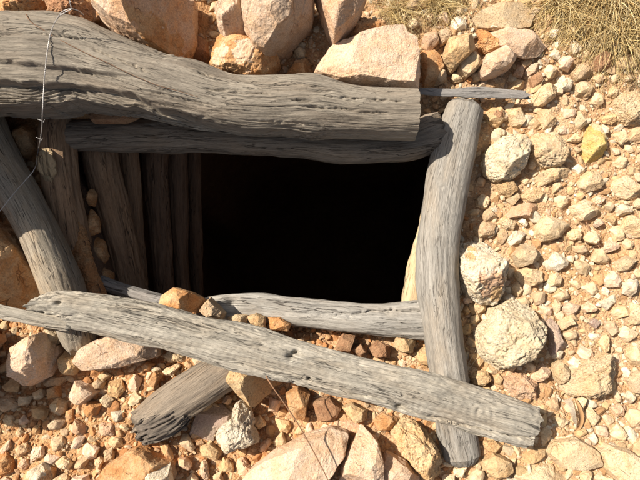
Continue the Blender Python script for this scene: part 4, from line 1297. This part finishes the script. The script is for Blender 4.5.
keyed = {}
for s in placed:
    px, py, r, m, right = s
    lm = min(LANDMARK, key=lambda q: (q[0] - px) ** 2 + (q[1] - py) ** 2)
    ph = (WORDS[m], direction(px, py, lm[0], lm[1]), lm[2])
    keyed.setdefault(ph, []).append((math.hypot(px - lm[0], py - lm[1]), s))
ORD = ['nearest', 'second nearest', 'third nearest', 'fourth nearest', 'fifth nearest', 'sixth nearest', 'seventh nearest', 'eighth nearest', 'ninth nearest', 'tenth nearest', 'eleventh nearest', 'twelfth nearest']
for ph, lst in keyed.items():
    lst.sort(key=lambda q: q[0])
    for k, (dd, (px, py, r, m, right)) in enumerate(lst):
        size = 'small' if r >= 7 else 'little'
        lab = f'{size} {ph[0]} stone {ph[1]} {ph[2]}' if len(lst) == 1 else f'{ORD[k]} {size} {ph[0]} stone {ph[1]} {ph[2]}'
        if len(lab.split()) > 16:
            lab = lab.replace(f'{size} ', '', 1)
        me = rs.choice(STONE_MESH)
        o = link('stone', me, None, lab, 'stone', G_RIGHT if right else G_FRONT)
        p = ground_at(px, py)
        sc = r * DIST / F_PX / .0098
        o.location = (p[0], p[1], p[2] + .0018 * sc)
        o.rotation_euler = (rs.uniform(-.35, .35), rs.uniform(-.35, .35), rs.uniform(0, 6.28))
        o.scale = (sc * rs.uniform(.85, 1.2), sc * rs.uniform(.8, 1.1), sc * rs.uniform(.8, 1.15))
        o.material_slots[0].link = 'OBJECT'
        o.material_slots[0].material = ROCK[m]

# ------------------------------------------------------------------ gravel: far too many to count
def build_gravel():
    rng = np.random.default_rng(77)
    base = []
    for lv in (1, 2):
        for k in range(10):
            v, f = ico(lv)
            P = v.copy()
            for _ in range(7):
                n = rng.normal(size=3)
                n /= np.linalg.norm(n)
                d = rng.uniform(.42, .80)
                s = P @ n - d
                P = P - n[None] * np.clip(s, 0, None)[:, None]
            P = P * (1 + .10 * noise3(v * 2.2 + k * 5)[:, None]) * np.array([1.2, .85, .62])
            base.append((P, f))
    pal_r = np.array([[.63, .49, .32], [.59, .43, .26], [.66, .56, .40], [.54, .38, .20], [.50, .35, .20], [.58, .42, .28], [.46, .27, .13], [.60, .52, .38]])
    pal_l = np.array([[.55, .33, .16], [.50, .255, .11], [.58, .42, .24], [.46, .22, .09], [.57, .40, .24], [.61, .46, .30], [.53, .33, .18]])
    # stones of the wider slope, then grit
    pts = []
    cell = {}

    def add(px, py, r):
        k = (int(px // 8), int(py // 8))
        for i in (-2, -1, 0, 1, 2):
            for j in (-2, -1, 0, 1, 2):
                for a, b, c in cell.get((k[0] + i, k[1] + j), ()):
                    if (px - a) ** 2 + (py - b) ** 2 < ((r + c) * .78) ** 2:
                        return False
        cell.setdefault(k, []).append((px, py, r))
        pts.append((px, py, r))
        return True
    big = [np.asarray(p, float) for p in [HOLE_PX, TIMBER_PX[0], TIMBER_PX[8]]]
    bb = [(p[:, 0].min(), p[:, 0].max(), p[:, 1].min(), p[:, 1].max()) for p in HEROES]
    for n, lo, hi in ((7000, 5.0, 8.0), (16000, 3.2, 5.0), (34000, 2.0, 3.2), (60000, 1.0, 2.0)):
        X = rng.uniform(-90, 730, n)
        Y = rng.uniform(-70, 560, n)
        Rr = rng.uniform(lo, hi, n)
        ok = np.ones(n, bool)
        for p in big:
            ok &= ~(inside(p, X, Y) | (edge_dist(p, X, Y) < 3))
        if lo < 6:
            for p, (a0, a1, b0, b1) in zip(HEROES, bb):
                w = np.nonzero((X > a0) & (X < a1) & (Y > b0) & (Y < b1))[0]
                ok[w] &= ~(inside(p, X[w], Y[w]) & (edge_dist(p, X[w], Y[w]) > Rr[w] * .8))
        if lo >= 3:
            for a, b, c, *_ in placed:
                ok &= (X - a) ** 2 + (Y - b) ** 2 > ((c + Rr) * .75) ** 2
        # bare patches of soil
        bare = noise3(np.stack([X * .017, Y * .017, np.full(n, 5.5)], 1))
        leftside = X < 455
        keep = rng.random(n) < np.where(leftside, .95, np.where(bare > .18, .35, .95))
        if lo >= 5:
            keep &= rng.random(n) < np.where(leftside, .16, .6)
        ok &= keep
        for x, y, r in zip(X[ok], Y[ok], Rr[ok]):
            add(x, y, r)
    V, Fs, Cc = [], [], []
    off = 0
    A = np.array(pts)
    W = np.array([at(x, y, 0) for x, y, r in pts])
    # follow the ground
    z = np.zeros(len(A))
    D = np.array([ray(x, y) for x, y, r in pts])
    for _ in range(4):
        t = (z - CAM_POS[2]) / D[:, 2]
        W = CAM_POS + D * t[:, None]
        z = ground_z(W[:, 0], W[:, 1])
    p0 = np.stack([W[:, 0], W[:, 1], np.zeros(len(W))], 1)
    z = z + 0.020 * fbm(p0 * 6 + 4.2, 3) + 0.010 * fbm(p0 * 26 + 9.1, 3)
    for k in range(len(A)):
        r = A[k, 2] * DIST / F_PX
        P, f = base[(rng.integers(0, 10)) + (10 if A[k, 2] > 3.2 else 0)]
        a = rng.uniform(0, 6.28)
        b = rng.uniform(-.7, .7)
        ca, sa, cb, sb = math.cos(a), math.sin(a), math.cos(b), math.sin(b)
        Rm = np.array([[ca, -sa, 0], [sa, ca, 0], [0, 0, 1]]) @ np.array([[1, 0, 0], [0, cb, -sb], [0, sb, cb]])
        Q = (P * rng.uniform(.8, 1.2, 3)) @ Rm.T * r + np.array([W[k, 0], W[k, 1], z[k] + r * (rng.uniform(-.40, .30) if A[k, 2] > 2.0 else .15)])
        V.append(Q)
        Fs.append(f + off)
        off += len(P)
        pal = pal_r if (A[k, 0] > 455 + rng.normal() * 15 or A[k, 1] < 70) else pal_l
        c = pal[rng.integers(0, len(pal))] * rng.uniform(.80, 1.12)
        Cc.append(np.repeat(c[None], len(P), 0))
    me = make_mesh('gravel', np.concatenate(V), np.concatenate(Fs), M_GRAVEL, False, None, np.concatenate(Cc))
    o = link('gravel', me, kind='stuff')
    print('gravel', len(A), 'small stones', len(placed))


build_gravel()


# ------------------------------------------------------------------ dry grass
def tuft(label, base, n, length, spread, aim, seed, lift=.05, width=.0019):
    """base px, mean aim angle in the picture (degrees, 0 right, 90 up)"""
    rng = np.random.default_rng(seed)
    b = ground_at(*base)
    V, Fs, Cc = [], [], []
    off = 0
    cols = np.array([[.74, .57, .28], [.66, .48, .21], [.80, .66, .38], [.55, .37, .15], [.70, .53, .24]])
    for k in range(n):
        az = math.radians(aim + rng.normal() * spread)
        L = length * rng.uniform(.35, 1.15)
        p = np.array([b[0] + rng.normal() * .025, b[1] + rng.normal() * .025, 0])
        p[2] = gz(p[0], p[1]) + .005
        el = math.radians(rng.uniform(12, 75))
        d = np.array([math.cos(az) * math.cos(el), math.sin(az) * math.cos(el), math.sin(el)])
        m = 8
        bend = rng.uniform(.5, 2.6)
        curl = rng.normal() * .7
        pts = [p.copy()]
        for i in range(m):
            d[2] -= bend / m
            d[0] += -math.sin(az) * curl / m
            d[1] += math.cos(az) * curl / m
            d /= np.linalg.norm(d)
            p = p + d * L / m
            g = gz(p[0], p[1]) + .006 + rng.uniform(0, .01)
            if p[2] < g:
                p[2] = g
                d[2] = max(d[2], 0) + .04
            pts.append(p.copy())
        pts = np.array(pts)
        w = width * rng.uniform(.5, 1.4) * np.linspace(1, .15, m + 1)
        T = np.gradient(pts, axis=0)
        T /= np.linalg.norm(T, axis=1)[:, None]
        s1 = np.cross(T, rng.normal(size=3))
        s1 /= np.linalg.norm(s1, axis=1)[:, None]
        s2 = np.cross(T, s1)
        ring = [pts + (s1 * math.cos(q) + s2 * math.sin(q) * .6) * w[:, None] for q in (0, 2.094, 4.189)]
        Q = np.stack(ring, 1).reshape(-1, 3)
        for i in range(m):
            for j in range(3):
                j2 = (j + 1) % 3
                Fs.append([off + i * 3 + j, off + i * 3 + j2, off + i * 3 + 3 + j2, off + i * 3 + 3 + j])
        V.append(Q)
        Cc.append(np.repeat((cols[rng.integers(0, 5)] * rng.uniform(.75, 1.15))[None], len(Q), 0))
        off += len(Q)
    me = make_mesh('grass_tuft', np.concatenate(V), Fs, M_STRAW, True, None, np.concatenate(Cc))
    return link('grass_tuft', me, None, label, 'grass tuft', 'dry grass tufts along the top')


tuft('big dry straw tuft sprawling in the upper right corner', (602, -8), 700, .36, 48, 255, 1)
tuft('dry straw tuft hanging over the right edge beneath the corner tuft', (648, 18), 420, .30, 40, 215, 2)
tuft('straw tuft between the smooth cream slab and the corner tuft', (556, 2), 320, .22, 50, 265, 3)
tuft('loose straw wisps low on the right side of the corner tuft', (618, 36), 200, .22, 35, 268, 4)
tuft('long loose straw blades trailing down along the right edge', (650, 45), 140, .22, 30, 240, 8)
tuft('scattered straw blades at the left fringe of the corner tuft', (575, 28), 150, .16, 60, 255, 9)
tuft('tall loose straw fan drooping over the stones below the corner tuft', (606, 18), 110, .36, 28, 248, 10)
tuft('wiry straw tuft above the large pale slab', (398, 12), 340, .14, 85, 230, 5, width=.0011)
tuft('thin straw tuft above the tall ochre rock', (436, 4), 320, .17, 55, 275, 6, width=.0012)
tuft('sparse straw strands above the cream slab left part', (462, -4), 160, .15, 50, 260, 7, width=.0011)


# ------------------------------------------------------------------ wires, stems, leaf
M_STRAW_PLAIN = NT('bleached_straw', 0.7, 0.3).done((0.52, 0.43, 0.28))
M_LEAF = NT('dry_leaf_skin', 0.7, 0.3).done((0.42, 0.24, 0.11))
M_BRISTLE = NT('grey_bristle', 0.8, 0.3).done((0.42, 0.36, 0.28))
def tube(name, pts, rad, mat, parent=None, n=200, sides=6, taper=1.0, twist=None, label=None, cat=None, group=None):
    P = catmull(np.array(pts, float), n)
    T = np.gradient(P, axis=0)
    T /= np.linalg.norm(T, axis=1)[:, None] + 1e-12
    up = np.array([0.13, 0.27, 0.95])
    s1 = np.cross(T, up)
    s1 /= np.linalg.norm(s1, axis=1)[:, None] + 1e-12
    s2 = np.cross(T, s1)
    V, Fs = [], []
    off = 0
    L = np.concatenate([[0], np.cumsum(np.linalg.norm(np.diff(P, axis=0), axis=1))])
    strands = [None] if twist is None else [0.0, math.pi]
    for ph in strands:
        C = P
        if ph is not None:
            a = L / twist * 2 * math.pi + ph
            C = P + (s1 * np.cos(a)[:, None] + s2 * np.sin(a)[:, None]) * rad
        rr = rad * np.linspace(1, taper, n)
        for i in range(n):
            for j in range(sides):
                q = 2 * math.pi * j / sides
                V.append(C[i] + (s1[i] * math.cos(q) + s2[i] * math.sin(q)) * rr[i])
        for i in range(n - 1):
            for j in range(sides):
                j2 = (j + 1) % sides
                Fs.append([off + i * sides + j, off + i * sides + j2, off + (i + 1) * sides + j2, off + (i + 1) * sides + j])
        Fs.append([off + j for j in range(sides)][::-1])
        Fs.append([off + (n - 1) * sides + j for j in range(sides)])
        off += n * sides
    return link(name, make_mesh(name, V, Fs, mat, True), parent, label, cat, group)


def on(key, px, py, z, lift):
    h = hit(px, py, key, lift) if key else None
    return at(px, py, z) if h is None else h


pts = [at(70, -14, .46), at(70, 2, .44), at(71, 9, .42), at(64, 13, .41), at(57, 19, .40), on('log1', 51, 32, .39, .012), on('log1', 48, 48, .38, .010), on('log1', 46, 62, .36, .014), on('log1', 44.6, 76, .34, .022),
       at(43.5, 95, .355), at(42.5, 112, .345), at(42, 127, .26), at(40, 142, .17), on('post11', 38, 152, .09, .004), at(35, 168, .13), on('log4', 24, 182, .15, .03), on('log4', 12, 196, .15, .03), at(0, 211, .18), at(-20, 235, .17)]
wire = tube('wire', pts, .0010, M_WIRE, None, 420, 6, 1.0, .014, 'twisted pale wire hanging over the left of the top log', 'wire')
tube('wire_loop', [at(57, 19, .40), at(62, 12, .42), at(70, 9, .43), at(78, 10.5, .42), at(84, 15, .40)], .0013, M_WIRE, wire, 60)
for bx, by, bz in ((42.3, 121, .225), (40.5, 139, .145)):
    c = at(bx, by, bz)
    tube('barb', [c + np.array([-.012, .004, .006]), c + np.array([0, .0, .004]), c + np.array([.004, -.004, .0]), c + np.array([.012, .002, .008])], .0012, M_WIRE, wire, 20)
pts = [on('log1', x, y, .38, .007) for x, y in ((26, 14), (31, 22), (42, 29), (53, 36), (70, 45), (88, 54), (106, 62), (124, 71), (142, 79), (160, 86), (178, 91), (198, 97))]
tube('wire_shadow', pts, .0013, M_WIRE_SHADOW, None, 160, 6, .7, None, 'thin dark line standing in for a wire shadow slantwise along the top log', 'wire')  # thin tube laid on the log as the cast shadow of a wire
pts = [on('plank6', 266, 376, .17, .004), at(272, 386, .19), at(284, 403, .18), at(298, 424, .17), at(311, 447, .165), at(320, 464, .16), at(330, 484, .15)]
tube('stem', pts, .0022, M_STEM, None, 80, 6, .7, None, 'thin bare brown stem sloping from under the plank over the pink slab', 'stem')
pts = [ground_at(586, 222, .014), ground_at(592, 234, .016), ground_at(599, 247, .014), ground_at(606, 259, .016), ground_at(613, 272, .012)]
tube('twig', pts, .0026, M_STEM, None, 60, 6, .6, None, 'dark twig lying on the pale rubble below the two-lobed rock', 'twig')
pts = [ground_at(612, 272, .010), ground_at(622, 283, .012), ground_at(634, 300, .012), ground_at(646, 312, .010)]
tube('twig', pts, .0012, M_STEM, None, 40, 6, .6, None, 'thread-thin twig running to the right edge past the angular pale rock', 'twig')
for k, (a, b) in enumerate((((466, 372), (476, 350)), ((468, 373), (481, 353)))):
    tube('grass_stalk', [ground_at(*a, .012), ground_at((a[0] + b[0]) / 2 - 1, (a[1] + b[1]) / 2, .03), ground_at(*b, .035)], .0016, M_STRAW_PLAIN, None, 24, 5, .3, None,
         ['lower dry grass stalk leaning on the foot of the right log', 'upper dry grass stalk leaning toward the big grey-cream boulder'][k], 'grass stalk')
for k, pl in enumerate((((468, 101), (500, 96), (533, 92), (545, 78)), ((500, 103), (516, 99), (530, 94), (540, 88)), ((512, 88), (520, 92), (531, 101)))):
    tube('straw', [ground_at(*q, .05 if i else .03) for i, q in enumerate(pl)], .0011, M_STRAW_PLAIN, None, 40, 5, .4, None,
         ['long straw curving over the tip of the slat', 'short straw crossing the tip of the slat', 'straw slanting down over the slat tip'][k], 'straw')


def leaf():
    n, m = 40, 9
    P = catmull(np.array([ground_at(575, 399, .045), ground_at(579, 408, .05), ground_at(581, 418, .04), ground_at(579, 427, .025), ground_at(574, 432, .012)]), n)
    T = np.gradient(P, axis=0)
    T /= np.linalg.norm(T, axis=1)[:, None]
    s = np.cross(T, np.array([.3, 0, 1.0]))
    s /= np.linalg.norm(s, axis=1)[:, None]
    nn = np.cross(s, T)
    w = .0095 * np.sin(np.linspace(.08, math.pi - .02, n)) ** .7
    V, Fs = [], []
    for lay in (0, 1):
        for i in range(n):
            for j in range(m):
                q = (j / (m - 1)) * 2 - 1
                V.append(P[i] + s[i] * w[i] * q + nn[i] * (w[i] * .4 * q * q - lay * .0008))
    for lay in (0, 1):
        o = lay * n * m
        for i in range(n - 1):
            for j in range(m - 1):
                f = [o + i * m + j, o + i * m + j + 1, o + (i + 1) * m + j + 1, o + (i + 1) * m + j]
                Fs.append(f if lay == 0 else f[::-1])
    root = link('dry_leaf', make_mesh('dry_leaf', V, Fs, M_LEAF, True), None, 'curled dry brown leaf with grey bristles beyond the plank end', 'leaf')
    for k in range(9):
        a = (564 + k * .9, 400 - k * .3)
        b = (573 + k * .55, 421 + k * .8)
        tube('bristle', [ground_at(*a, .03), ground_at((a[0] + b[0]) / 2 + 1, (a[1] + b[1]) / 2, .045), ground_at(*b, .015)], .0012, M_BRISTLE, root, 16, 4, .5)


leaf()
